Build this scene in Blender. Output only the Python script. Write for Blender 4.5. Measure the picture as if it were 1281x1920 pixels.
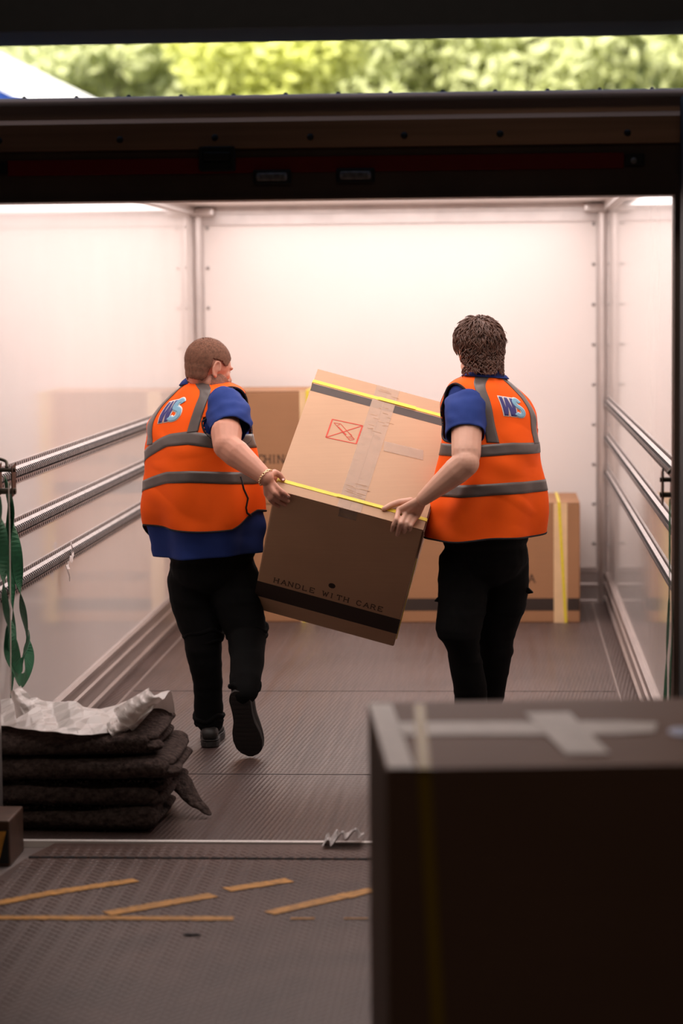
import bpy, bmesh, math, random
import numpy as np
from mathutils import Vector, Matrix

for _o in list(bpy.data.objects):
    bpy.data.objects.remove(_o, do_unlink=True)
SC = bpy.context.scene
COL = SC.collection

# ------------------------------------------------------------------ camera
F, CX, CY = 4533.0, 640.5, 960.0
PITCH, YAW, ROLL, CAM_H = .0885, .0666, -.0097, 1.817
_cp, _sp, _cy, _sy = math.cos(PITCH), math.sin(PITCH), math.cos(YAW), math.sin(YAW)
_fw = np.array([-_sy*_cp, _cy*_cp, -_sp]); _rt = np.array([_cy, _sy, 0.]); _up = np.cross(_rt, _fw)
RT = math.cos(ROLL)*_rt + math.sin(ROLL)*_up
UP = -math.sin(ROLL)*_rt + math.cos(ROLL)*_up
FW = _fw
CAM = np.array([0, 0, CAM_H])
cd = bpy.data.cameras.new('camera'); cam = bpy.data.objects.new('camera', cd); COL.objects.link(cam)
cd.sensor_fit = 'VERTICAL'; cd.sensor_height = 36.0; cd.lens = F*36/1920
cd.dof.use_dof = True; cd.dof.focus_distance = 9.45; cd.dof.aperture_fstop = 2.0
cd.clip_end = 500
cam.matrix_world = Matrix(((RT[0], UP[0], -FW[0], 0), (RT[1], UP[1], -FW[1], 0), (RT[2], UP[2], -FW[2], CAM_H), (0, 0, 0, 1)))
SC.camera = cam

# ------------------------------------------------------------------ world, sun, daylight through the truck's roof, exposure
w = bpy.data.worlds.new('world'); SC.world = w; w.use_nodes = True
nt = w.node_tree; nt.nodes.clear()
sky = nt.nodes.new('ShaderNodeTexSky'); sky.sky_type = 'NISHITA'; sky.sun_disc = False
sky.sun_elevation = math.radians(48); sky.sun_rotation = math.radians(200); sky.air_density = 1.0; sky.dust_density = 2.5
bg = nt.nodes.new('ShaderNodeBackground'); bg.inputs[1].default_value = .22
wo = nt.nodes.new('ShaderNodeOutputWorld')
nt.links.new(sky.outputs[0], bg.inputs[0]); nt.links.new(bg.outputs[0], wo.inputs[0])

sl = bpy.data.lights.new('sun', 'SUN'); sl.energy = 11; sl.angle = .01; sl.color = (1, .93, .80)
so = bpy.data.objects.new('sun', sl); COL.objects.link(so)
so.rotation_euler = (math.radians(48), 0, math.radians(-24))

def area(name, loc, sx, sy, power, color, rot=(0, 0, 0)):
    l = bpy.data.lights.new(name, 'AREA'); l.shape = 'RECTANGLE'; l.size = sx; l.size_y = sy
    l.energy = power; l.color = color
    o = bpy.data.objects.new(name, l); COL.objects.link(o); o.location = loc; o.rotation_euler = rot
    return o
# the white translucent roof of the truck body, lit by the sky above it
area('roof_daylight', (-.60, 11.15, 2.335), 2.2, 6.1, 113, (1, .89, .86))
# unseen fill light added above the hall floor to brighten the near carton's top
area('hall_fill', (-.6, 5.0, 4.75), 2.4, .4, 34, (1, .84, .72))

area('hall_fill_rear', (.3, 1.2, 4.4), 1.6, .3, 9, (1, .80, .62))  # second unseen fill, added to lift the near carton's front and the header

SC.view_settings.view_transform = 'Standard'
SC.view_settings.look = 'None'
SC.view_settings.gamma = 1
SC.view_settings.use_curve_mapping = False
SC.view_settings.exposure = .0

# ------------------------------------------------------------------ helpers
def ray(x, y):
    return FW + (x-CX)/F*RT - (y-CY)/F*UP
def at(x, y, Y):
    d = ray(x, y); return CAM + d*(Y/d[1])
def atz(x, y, z):
    d = ray(x, y); return CAM + d*((z-CAM_H)/d[2])
def atx(x, y, X):
    d = ray(x, y); return CAM + d*(X/d[0])
def nz(v):
    v = np.asarray(v, float); return v/np.linalg.norm(v)
def lin(c):
    return tuple(((u/255)/12.92 if u/255 <= .04045 else ((u/255+.055)/1.055)**2.4) for u in c)
def A3(*p): return np.array(p, float)

class G:
    """collects geometry in world coordinates"""
    def __init__(s): s.v = []; s.f = []; s.m = []; s.n = 0
    def add(s, vs, fs, m=0):
        n = len(s.v); s.v.extend([tuple(map(float, q)) for q in vs])
        for f in fs: s.f.append(tuple(i+n for i in f)); s.m.append(m)
        return s
    def box(s, a, b, m=0):
        x0, y0, z0 = [min(a[i], b[i]) for i in range(3)]; x1, y1, z1 = [max(a[i], b[i]) for i in range(3)]
        vs = [(x0,y0,z0),(x1,y0,z0),(x1,y1,z0),(x0,y1,z0),(x0,y0,z1),(x1,y0,z1),(x1,y1,z1),(x0,y1,z1)]
        return s.add(vs, [(0,3,2,1),(4,5,6,7),(0,1,5,4),(1,2,6,5),(2,3,7,6),(3,0,4,7)], m)
    def obox(s, o, u, v, w_, m=0):
        """oriented box from a corner and three edge vectors"""
        o, u, v, w_ = map(np.asarray, (o, u, v, w_))
        vs = [o, o+u, o+u+v, o+v, o+w_, o+u+w_, o+u+v+w_, o+v+w_]
        fs = [(0,3,2,1),(4,5,6,7),(0,1,5,4),(1,2,6,5),(2,3,7,6),(3,0,4,7)]
        if np.dot(np.cross(u, v), w_) < 0: fs = [f[::-1] for f in fs]
        return s.add(vs, fs, m)
    def tube(s, pts, rad, n=10, m=0, cap=True, flat=1.0, side=None, round_ends=False):
        pts = [np.asarray(p, float) for p in pts]
        if not hasattr(rad, '__len__'): rad = [rad]*len(pts)
        rad = list(rad)
        if round_ends:
            a = nz(pts[0]-pts[1]); b = nz(pts[-1]-pts[-2])
            pts = [pts[0]+a*rad[0]*.97, pts[0]+a*rad[0]*.7]+pts+[pts[-1]+b*rad[-1]*.7, pts[-1]+b*rad[-1]*.97]
            rad = [rad[0]*.25, rad[0]*.72]+rad+[rad[-1]*.72, rad[-1]*.25]
        K = len(pts); ring = []
        ref = nz(side) if side is not None else None
        prev = None; vs = []
        for i in range(K):
            t = nz(pts[min(i+1, K-1)]-pts[max(i-1, 0)])
            if prev is None:
                a = ref if ref is not None else (A3(0,0,1) if abs(t[2]) < .9 else A3(1,0,0))
            else: a = prev
            a = a-t*np.dot(a, t); a = nz(a); prev = a; b = np.cross(t, a)
            for k in range(n):
                th = 2*math.pi*k/n
                vs.append(pts[i]+rad[i]*(a*math.cos(th)+b*math.sin(th)*flat))
        fs = []
        for i in range(K-1):
            for k in range(n):
                fs.append((i*n+k, i*n+(k+1) % n, (i+1)*n+(k+1) % n, (i+1)*n+k))
        if cap:
            fs.append(tuple(range(n-1, -1, -1))); fs.append(tuple((K-1)*n+k for k in range(n)))
        return s.add(vs, fs, m)
    def ell(s, c, r, ax=None, n=16, k=10, m=0):
        c = np.asarray(c, float); r = (r, r, r) if not hasattr(r, '__len__') else r
        ax = np.eye(3) if ax is None else np.array(ax)      # rows are axes
        vs = [c+ax[2]*r[2]]
        for i in range(1, k):
            ph = math.pi*i/k
            for j in range(n):
                th = 2*math.pi*j/n
                q = (r[0]*math.sin(ph)*math.cos(th), r[1]*math.sin(ph)*math.sin(th), r[2]*math.cos(ph))
                vs.append(c+q[0]*ax[0]+q[1]*ax[1]+q[2]*ax[2])
        vs.append(c-ax[2]*r[2]); fs = []
        for j in range(n): fs.append((0, 1+j, 1+(j+1) % n))
        for i in range(k-2):
            for j in range(n):
                a = 1+i*n+j; b = 1+i*n+(j+1) % n
                fs.append((a, a+n, b+n, b))
        e = len(vs)-1
        for j in range(n): fs.append((e, 1+(k-2)*n+(j+1) % n, 1+(k-2)*n+j))
        if np.dot(np.cross(ax[0], ax[1]), ax[2]) < 0: fs = [f[::-1] for f in fs]
        return s.add(vs, fs, m)
    def cap2(s, p, q, r1, r2, n=14, m=0):
        p = np.asarray(p, float); q = np.asarray(q, float)
        s.tube([p, q], [r1, r2], n, m); s.ell(p, r1*1.0, n=n, k=8, m=m); s.ell(q, r2*1.0, n=n, k=8, m=m); return s
    def chain(s, pts, rad, n=14):
        for i in range(len(pts)-1): s.cap2(pts[i], pts[i+1], rad[i], rad[i+1], n)
        return s
    def grid(s, fn, us, vs_, closed=False, m=0, flip=False):
        nu, nv = len(us), len(vs_)
        V = [fn(u, v) for v in vs_ for u in us]; fs = []
        for j in range(nv-1):
            for i in range(nu if closed else nu-1):
                q = (j*nu+i, j*nu+(i+1) % nu, (j+1)*nu+(i+1) % nu, (j+1)*nu+i)
                fs.append(q[::-1] if flip else q)
        return s.add(V, fs, m)
    def prism(s, pts, d, m=0):
        """closed polygon (3d points) extruded by vector d"""
        pts = [np.asarray(p, float) for p in pts]; n = len(pts); d = np.asarray(d, float)
        vs = pts+[p+d for p in pts]
        fs = [tuple(range(n-1, -1, -1)), tuple(range(n, 2*n))]+[(i, (i+1) % n, n+(i+1) % n, n+i) for i in range(n)]
        nrm = sum((np.cross(pts[i], pts[(i+1) % n]) for i in range(n)), np.zeros(3))
        if np.dot(nrm, d) < 0: fs = [f[::-1] for f in fs]
        return s.add(vs, fs, m)

ORG = {}
def mk(name, g, mats, parent=None, origin=None, smooth=False, bevel=0, label=None, cat=None, group=None, kind=None):
    """one mesh object out of world-space geometry"""
    if isinstance(g, bpy.types.Mesh):
        me = g; me.name = name; vs = np.empty(len(me.vertices)*3); me.vertices.foreach_get('co', vs); vs = vs.reshape(-1, 3)
    else:
        vs = np.array(g.v); me = None
    if parent is not None: org = ORG[parent.name]
    elif origin is not None: org = np.asarray(origin, float)
    else: org = A3((vs[:,0].min()+vs[:,0].max())/2, (vs[:,1].min()+vs[:,1].max())/2, vs[:,2].min())
    if me is None:
        me = bpy.data.meshes.new(name); me.from_pydata([tuple(q) for q in (vs-org)], [], g.f)
        if max(g.m) > 0: me.polygons.foreach_set('material_index', g.m)
    else:
        me.vertices.foreach_set('co', (vs-org).ravel()); me.materials.clear()
    for m in (mats if isinstance(mats, (list, tuple)) else [mats]): me.materials.append(m)
    me.polygons.foreach_set('use_smooth', [smooth]*len(me.polygons)); me.update()
    o = bpy.data.objects.new(name, me); COL.objects.link(o)
    if parent is not None: o.parent = parent
    else: o.location = org
    ORG[o.name] = org
    if bevel:
        b = o.modifiers.new('bevel', 'BEVEL'); b.width = bevel; b.segments = 2; b.limit_method = 'ANGLE'; b.angle_limit = .6
    tag(o, label, cat, group, kind)
    return o
def tag(o, label=None, cat=None, group=None, kind=None):
    for k, v in (('label', label), ('category', cat), ('group', group), ('kind', kind)):
        if v: o[k] = v
def thing(name, loc, label, cat, group=None):
    o = bpy.data.objects.new(name, None); COL.objects.link(o); o.location = tuple(map(float, loc)); o.empty_display_size = .1
    ORG[o.name] = np.asarray(loc, float); tag(o, label, cat, group); return o
def fuse(g, voxel=.004, it=4, fac=.5, disp=None):
    """union of overlapping closed pieces into one continuous skin"""
    me = bpy.data.meshes.new('t'); me.from_pydata(g.v, [], g.f)
    o = bpy.data.objects.new('t', me); COL.objects.link(o)
    r = o.modifiers.new('r', 'REMESH'); r.mode = 'VOXEL'; r.voxel_size = voxel
    s_ = o.modifiers.new('s', 'SMOOTH'); s_.iterations = it; s_.factor = fac
    dg = bpy.context.evaluated_depsgraph_get()
    m2 = bpy.data.meshes.new_from_object(o.evaluated_get(dg))
    bpy.data.objects.remove(o, do_unlink=True)
    if disp is not None:
        n = len(m2.vertices); co = np.empty(n*3); m2.vertices.foreach_get('co', co); co = co.reshape(-1, 3)
        no = np.empty(n*3); m2.vertex_normals.foreach_get('vector', no); no = no.reshape(-1, 3)
        m2.vertices.foreach_set('co', (co+no*disp(co)[:, None]).ravel())
    return m2
_rs = np.random.RandomState(4)
_K = _rs.randn(24, 3); _K /= np.linalg.norm(_K, axis=1)[:, None]; _PH = _rs.rand(24)*6.28
def wav(co, f0, oct=3):
    """cheap smooth noise, array of points -> about -1..1"""
    co = np.asarray(co, float); out = np.zeros(co.shape[:-1]); a = 1; tot = 0
    for o in range(oct):
        for k in range(4):
            i = (o*7+k*3) % 24
            out += a*np.sin(co @ (_K[i]*f0*2**o*(1+.17*k))+_PH[i]+1.3*np.sin(co @ (_K[(i+5) % 24]*f0*2**o*.6)))
            tot += a*.6
        a *= .5
    return out/tot
rnd = random.Random(7)

# ------------------------------------------------------------------ materials
def mat(name, col, rough=.6, metal=0., noise=None, bump=None, spec=.5, trans=0, coat=0, sheen=0, sub=0, alpha=1, ncoord='Object', brush=None, em=None):
    """noise=(scale, amount, detail) mottles the colour; bump=(scale, strength, distance)"""
    m = bpy.data.materials.new(name); m.use_nodes = True; n = m.node_tree; b = n.nodes['Principled BSDF']
    b.inputs['Base Color'].default_value = (*col, 1); b.inputs['Roughness'].default_value = rough
    b.inputs['Metallic'].default_value = metal; b.inputs['Specular IOR Level'].default_value = spec
    b.inputs['Transmission Weight'].default_value = trans; b.inputs['Coat Weight'].default_value = coat
    b.inputs['Sheen Weight'].default_value = sheen; b.inputs['Alpha'].default_value = alpha
    if sub: b.inputs['Subsurface Weight'].default_value = sub; b.inputs['Subsurface Radius'].default_value = (.02, .007, .004)
    tc = n.nodes.new('ShaderNodeTexCoord')
    if noise:
        t = n.nodes.new('ShaderNodeTexNoise'); t.inputs['Scale'].default_value = noise[0]; t.inputs['Detail'].default_value = noise[2] if len(noise) > 2 else 4
        if brush:
            mp = n.nodes.new('ShaderNodeMapping'); mp.inputs['Scale'].default_value = brush
            n.links.new(tc.outputs[ncoord], mp.inputs[0]); n.links.new(mp.outputs[0], t.inputs[0])
        else: n.links.new(tc.outputs[ncoord], t.inputs[0])
        mr = n.nodes.new('ShaderNodeMapRange'); mr.inputs[1].default_value = .3; mr.inputs[2].default_value = .7
        mr.inputs[3].default_value = 1-noise[1]; mr.inputs[4].default_value = 1+noise[1]*.6
        n.links.new(t.outputs[0], mr.inputs[0])
        mx = n.nodes.new('ShaderNodeVectorMath'); mx.operation = 'SCALE'; mx.inputs[0].default_value = col
        n.links.new(mr.outputs[0], mx.inputs['Scale']); n.links.new(mx.outputs[0], b.inputs['Base Color'])
    if bump:
        t = n.nodes.new('ShaderNodeTexNoise'); t.inputs['Scale'].default_value = bump[0]; t.inputs['Detail'].default_value = 3
        bp = n.nodes.new('ShaderNodeBump'); bp.inputs['Strength'].default_value = bump[1]; bp.inputs['Distance'].default_value = bump[2] if len(bump) > 2 else .002
        n.links.new(tc.outputs[ncoord], t.inputs[0]); n.links.new(t.outputs[0], bp.inputs['Height']); n.links.new(bp.outputs[0], b.inputs['Normal'])
    return m
M = {}
M['grp'] = mat('white_grp_panel', (.82, .755, .725), .065, noise=(1.3, .035, 3), spec=.5)
M['grpback'] = mat('white_grp_bulkhead', (.86, .80, .77), .35, noise=(1.3, .03, 3))
M['alu'] = mat('aluminium_extrusion', (.62, .57, .55), .38, .85, noise=(6, .12, 3), brush=(1, 30, 1))
M['alub'] = mat('galvanised_rail', (.50, .46, .45), .48, .65, noise=(30, .2, 3))
M['alud'] = mat('scuffed_kick_plate', (.40, .34, .32), .42, .6, noise=(5, .2, 4), brush=(1, .3, 6))
M['ink'] = mat('faint_printed_ink', lin((84, 60, 46)), .75)
M['darkslot'] = mat('dark_slot', (.018, .014, .014), .8)
M['amber'] = mat('dimmed_yellow_strapping', lin((176, 140, 40)), .45)  # strapping yellow with the near carton's shade darkened into the colour
M['bolt'] = mat('bolt_head', (.42, .39, .38), .4, .6)
M['header'] = mat('anodised_header', lin((214, 164, 130)), .38, .45, noise=(2.5, .25, 4), brush=(.3, 3, 8))
M['header2'] = mat('dark_header_frame', lin((124, 104, 94)), .5, .2, noise=(4, .2))
M['red'] = mat('dark_red_tape', lin((160, 16, 18)), .5)
M['black'] = mat('black_rubber', (.012, .011, .011), .75, noise=(20, .2))
M['blackpl'] = mat('black_plastic', (.03, .03, .03), .45)
M['lens'] = mat('clear_lamp_lens', (.35, .33, .32), .25, noise=(60, .4))
M['warewall'] = mat('dark_hall_wall', (.05, .045, .042), .9)
M['concrete'] = mat('hall_concrete', (.14, .12, .11), .8, noise=(3, .3))
M['asphalt'] = mat('yard_asphalt', (.22, .21, .20), .9, noise=(2, .2))
M['yellowpaint'] = mat('worn_yellow_paint', lin((214, 150, 62)), .6, noise=(40, .35, 6))
M['yellow'] = mat('yellow_strapping', lin((236, 214, 60)), .35, noise=(40, .08))
M['tapeclear'] = mat('clear_packing_tape', (.62, .44, .32), .2, noise=(45, .12), bump=(60, .35, .002), alpha=.42)
M['tapepaper'] = mat('pale_paper_tape', lin((232, 196, 150)), .5, noise=(15, .06))
M['tapewhite'] = mat('white_print_tape', lin((228, 214, 206)), .5, noise=(22, .14, 6))
M['band'] = mat('printed_dark_band', lin((72, 62, 58)), .7, noise=(20, .12))
M['bandk'] = mat('printed_black_ink', lin((52, 38, 30)), .75)
M['redink'] = mat('printed_red_ink', lin((205, 72, 52)), .7, noise=(90, .2))
M['green'] = mat('green_webbing', lin((24, 92, 58)), .65, noise=(70, .2), bump=(300, .4, .0005))
M['steel'] = mat('dark_ratchet_steel', lin((74, 68, 58)), .4, .8, noise=(30, .3))
M['orange'] = mat('hi_vis_orange', (1.0, .118, .004), .8, noise=(5, .05), spec=.25, bump=(500, .25, .0004))
M['orangein'] = mat('hi_vis_lining', (.80, .06, .008), .8)
M['bind'] = mat('black_binding', (.012, .01, .012), .8)
M['refl'] = mat('grey_reflective_band', (.12, .102, .094), .36, .25, noise=(12, .18, 3), bump=(25, .3, .002))
M['blue'] = mat('royal_blue_pique', (.018, .042, .20), .85, noise=(8, .08), spec=.25, bump=(600, .3, .0004))
M['trouser'] = mat('black_trouser_cloth', (.0045, .0045, .0045), .9, noise=(10, .15), spec=.15)
M['shoe'] = mat('black_shoe_leather', (.022, .020, .018), .5, noise=(15, .2))
M['sole'] = mat('black_rubber_sole', (.022, .020, .019), .6, bump=(120, .5, .002))
M['skin1'] = mat('ruddy_skin', (.58, .27, .18), .5, noise=(14, .10, 4), sub=.08, bump=(160, .15, .001))
M['skin2'] = mat('fair_skin', (.64, .36, .255), .5, noise=(14, .09, 4), sub=.08, bump=(160, .15, .001))
M['hair1'] = mat('cropped_brown_hair', (.17, .078, .048), .75, noise=(90, .3), spec=.2)
M['beard'] = mat('stubble', (.24, .115, .075), .85, noise=(200, .3))
M['hair2'] = mat('wavy_brown_hair', (.10, .044, .026), .45, noise=(30, .35))
M['eye'] = mat('eye_white', (.8, .78, .75), .2)
M['gold'] = mat('gold_bracelet', (.95, .70, .42), .2, 1)
M['logo1'] = mat('logo_dark_blue', lin((52, 52, 120)), .5)
M['logo2'] = mat('logo_light_blue', lin((128, 178, 204)), .6)
M['logow'] = mat('logo_white', lin((225, 220, 215)), .5)
M['felt'] = mat('dark_grey_felt', lin((78, 66, 62)), .97, noise=(55, .6, 8), spec=.1, bump=(70, 1, .012))
M['bluepaint'] = mat('blue_cladding', lin((70, 120, 220)), .5)
M['whiteroof'] = mat('white_roof_sheet', (.8, .8, .8), .5)
M['bark'] = mat('bark', (.10, .075, .055), .9, noise=(10, .3))
M['stickb'] = mat('blue_white_sticker', lin((190, 200, 240)), .3)

def cardboard(name, col, streak=.05):
    m = mat(name, col, .62, noise=(3.2, .06, 6), bump=(40, .12, .002))
    n = m.node_tree; b = n.nodes['Principled BSDF']; src = b.inputs['Base Color'].links[0].from_socket
    tc = n.nodes.new('ShaderNodeTexCoord'); mp = n.nodes.new('ShaderNodeMapping'); mp.inputs['Scale'].default_value = (4, 4, 160)
    t = n.nodes.new('ShaderNodeTexNoise'); t.inputs['Scale'].default_value = 1
    n.links.new(tc.outputs['Object'], mp.inputs[0]); n.links.new(mp.outputs[0], t.inputs[0])
    mr = n.nodes.new('ShaderNodeMapRange'); mr.inputs[3].default_value = 1-streak; mr.inputs[4].default_value = 1+streak
    n.links.new(t.outputs[0], mr.inputs[0])
    v = n.nodes.new('ShaderNodeVectorMath'); v.operation = 'SCALE'; n.links.new(src, v.inputs[0]); n.links.new(mr.outputs[0], v.inputs['Scale'])
    n.links.new(v.outputs[0], b.inputs['Base Color']); return m
M['card'] = cardboard('brown_cardboard', (.50, .30, .175))
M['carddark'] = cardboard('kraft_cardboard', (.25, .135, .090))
M['cardback'] = cardboard('kraft_cardboard_orange', (.37, .180, .082))

def floor_mat():
    m = mat('mesh_phenolic_floor', lin((84, 68, 64)), .42, noise=(2.2, .22, 6), spec=.5)
    n = m.node_tree; b = n.nodes['Principled BSDF']; tc = n.nodes.new('ShaderNodeTexCoord')
    mp = n.nodes.new('ShaderNodeMapping'); mp.inputs['Scale'].default_value = (58, 42, 1); mp.inputs['Rotation'].default_value = (0, 0, .12)
    n.links.new(tc.outputs['Object'], mp.inputs[0])
    t = n.nodes.new('ShaderNodeTexVoronoi'); t.inputs['Randomness'].default_value = .12; t.inputs['Scale'].default_value = 1
    n.links.new(mp.outputs[0], t.inputs[0])
    bp = n.nodes.new('ShaderNodeBump'); bp.inputs['Strength'].default_value = .55; bp.inputs['Distance'].default_value = .006
    n.links.new(t.outputs['Distance'], bp.inputs['Height']); n.links.new(bp.outputs[0], b.inputs['Normal'])
    # long scuffs along the load length
    mp2 = n.nodes.new('ShaderNodeMapping'); mp2.inputs['Scale'].default_value = (26, .7, 1)
    t2 = n.nodes.new('ShaderNodeTexNoise'); t2.inputs['Scale'].default_value = 1; t2.inputs['Detail'].default_value = 5
    n.links.new(tc.outputs['Object'], mp2.inputs[0]); n.links.new(mp2.outputs[0], t2.inputs[0])
    mr = n.nodes.new('ShaderNodeMapRange'); mr.inputs[1].default_value = .35; mr.inputs[2].default_value = .7; mr.inputs[3].default_value = .34; mr.inputs[4].default_value = .5
    n.links.new(t2.outputs[0], mr.inputs[0]); n.links.new(mr.outputs[0], b.inputs['Roughness'])
    return m
M['floor'] = floor_mat()
M['deck'] = mat('leveller_steel', lin((92, 70, 62)), .5, .15, noise=(5, .25, 6))

# ------------------------------------------------------------------ truck body and hall: the setting
XL, XR, YB, YR, ZT = -1.825, .625, 14.32, 7.92, 2.36
def S(name, g, m, **k): return mk(name, g, m, kind='structure', **k)
S('floor', G().box((XL-.05, YR, -.10), (XR+.05, YB+.05, 0)), M['floor'])
S('wall_left', G().box((XL-.05, YR-.02, 0), (XL, YB+.05, 2.42)), M['grp'])
S('wall_right', G().box((XR, YR-.02, 0), (XR+.05, YB+.05, 2.42)), M['grp'])
S('wall_back', G().box((XL, YB, 0), (XR, YB+.05, 2.42)), M['grpback'])
S('ceiling', G().box((XL-.05, YR, ZT), (XR+.05, YB+.05, 2.42)), M['grpback'])
# kick plates and cove rails along the walls
def kick(name, X, sgn):
    g = G()
    prof = [(0,0),(.012,0),(.012,.02),(.022,.025),(.022,.035),(.010,.042),(.010,.105),(.020,.110),(.020,.120),(.010,.126),(.010,.160),(.018,.166),(.018,.180),(0,.185)]
    pts = [A3(X+sgn*a, YR, b) for a, b in prof]; g.prism(pts, (0, YB-YR, 0))
    fl = [(.078,0),(.080,.005),(.086,.005),(.088,0)]
    g.prism([A3(X+sgn*(a+.012), YR, b) for a, b in fl], (0, YB-YR, 0))
    S(name, g, M['alud'])
kick('baseboard_left', XL, 1); kick('baseboard_right', XR, -1)
g = G(); prof = [(0,0),(.02,0),(.02,.012),(.008,.018),(.008,.095),(.018,.10),(.018,.11),(.008,.116),(.008,.175),(.016,.18),(.016,.21),(0,.215)]
g.prism([A3(XL, YB-a, b) for a, b in prof], (XR-XL, 0, 0)); S('baseboard_back', g, M['alu'])
# corner posts
for nm, X, sg in (('trim_1', XL, 1), ('trim_2', XR, -1)):
    g = G(); g.box((X, YB-.012, 0), (X+sg*.07, YB, 2.34)); g.box((X, YB-.06, 0), (X+sg*.012, YB, 2.34))
    g.tube([(X+sg*.03, YB-.02, 0), (X+sg*.03, YB-.02, 2.34)], .028, 12); S(nm, g, M['alu'])
# top rail across the bulkhead, corner castings
g = G(); g.box((XL, YB-.04, 2.315), (XR, YB, 2.36)); g.box((XL, YB-.015, 2.25), (XR, YB, 2.315)); S('trim_3', g, M['alu'])
for nm, X in (('trim_4', XL+.07), ('trim_5', XR-.07)):
    S(nm, G().box((X-.07, YB-.13, 2.30), (X+.07, YB-.02, 2.345)), M['alu'], bevel=.01)
for nm, X, sg in (('trim_6', XL, 1), ('trim_7', XR, -1)):
    S(nm, G().box((X, YR, 2.31), (X+sg*.03, YB, 2.36)), M['alu'])
# rear frame: jambs
jg = G(); jg.box((.556, 7.86, -.02), (.64, 7.97, 2.2)); jg.box((.553, 7.885, -.02), (.560, 7.94, 2.2)); S('trim_8', jg, M['header2'])
jg = G(); jg.box((-1.80, 7.86, -.02), (-1.690, 7.97, 2.2)); S('trim_9', jg, M['alu'])
# rear header: curved anodised extrusion over a flat dark board
zt, zb = 2.475, 2.135
g = G(); pr = []
zm = 2.30
for k in range(9):
    a = math.pi/2*k/8; pr.append((7.90-.035*math.sin(a), 2.475-.035*(1-math.cos(a))))
pr += [(7.862, 2.40), (7.850, 2.385), (7.850, zm), (7.90, zm), (8.02, zm), (8.02, 2.475)]
g.prism([A3(-2.2, a, b) for a, b in pr], (3.2, 0, 0)); S('trim_10', g, M['header'])
g = G(); g.box((-2.2, 7.875, zb), (.64, 8.02, zm-.0005)); g.box((-2.2, 7.868, zb), (.64, 7.875, zb+.012)); S('trim_11', g, M['header2'])
S('trim_12', G().box((.66, 7.80, 2.30), (1.0, 7.86, 2.46)), M['header2'])
# sill plate and the bright edging strip
S('trim_13', G().box((XL-.05, 7.45, -.06), (XR+.05, YR, -.012)), mat('sill_steel', lin((150, 138, 134)), .5, .5, noise=(8, .15)))
S('trim_14', G().box((-1.80, YR-.020, -.012), (.62, YR+.006, .010)), mat('bright_edge_strip', (.9, .84, .80), .5, .1))
# floor seams: thin recess strips between floor sheets
for i, y_px in enumerate((1296, 1452)):
    Y = atz(560, y_px, 0)[1]
    S('trim_%d' % (15+i), G().box((XL+.11, Y-.003, .0002), (XR-.11, Y+.003, .0012)), M['darkslot'])
# roof sheet on top of the truck
S('roof', G().box((XL-.08, 8.0, 2.42), (XR+.08, YB+.06, 2.455)), M['grpback'])

# hall: dark enclosure with the dock door opening
S('wall_hall_left', G().box((-4.2, -3, -.3), (-4.0, 7.6, 5)), M['warewall'])
S('wall_hall_right', G().box((4.0, -3, -.3), (4.2, 7.6, 5)), M['warewall'])
S('wall_hall_rear', G().box((-4.2, -3.2, -.3), (4.2, -3, 5)), M['warewall'])
S('ceiling_hall', G().box((-4.2, -3.2, 5), (4.2, 7.6, 5.2)), M['warewall'])
S('floor_hall', G().box((-4.2, -3.2, -.3), (4.2, 5.15, -.003)), M['concrete'])
S('wall_dock', G().box((-4.2, 7.2, 2.612), (4.2, 7.6, 5.0)).box((-4.2, 7.2, -1.3), (-2.1, 7.6, 2.612)).box((.98, 7.2, -1.3), (4.2, 7.6, 2.612)), M['black'])
# dock seal pads either side of the truck
S('trim_dock_seal_right', G().box((.572, 7.62, -1.2), (1.15, 7.85, 2.44)), M['black'])
S('trim_dock_seal_left', G().box((-2.4, 7.62, -1.2), (-1.84, 7.85, 2.44)), M['black'])

# yard outside
S('ground', G().box((-60, 7.6, -1.35), (60, 110, -1.25)), M['asphalt'])

# ------------------------------------------------------------------ dock leveller
LV = thing('dock_leveller', (-.5, 6.5, -.06), 'worn steel tread plate dock ramp with yellow chevron paint in front of the truck', 'dock ramp')
deckL = [A3(-2.05, 5.15, -.002), A3(1.0, 5.15, -.002), A3(1.0, 7.70, -.002), A3(-1.56, 7.70, -.002), A3(-1.60, 7.42, -.002), A3(-2.05, 7.0, -.002)]
mk('deck_plate', G().prism(deckL, (0, 0, -.04)), M['deck'], LV)
lip = [A3(-1.555, 7.712, .001), A3(1.0, 7.712, .001), A3(1.0, 7.895, .004), A3(-1.50, 7.895, .004)]
mk('lip_plate', G().prism(lip, (0, 0, -.012)), M['deck'], LV)
g = G()
for k in range(64):
    x = -1.55+k*.04
    g.tube([(x, 7.706, -.004), (x+(.030), 7.706, -.004)], .008, 8)
o = mk('hinge', g, M['darkslot'], LV); o['kind'] = 'stuff'
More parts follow.
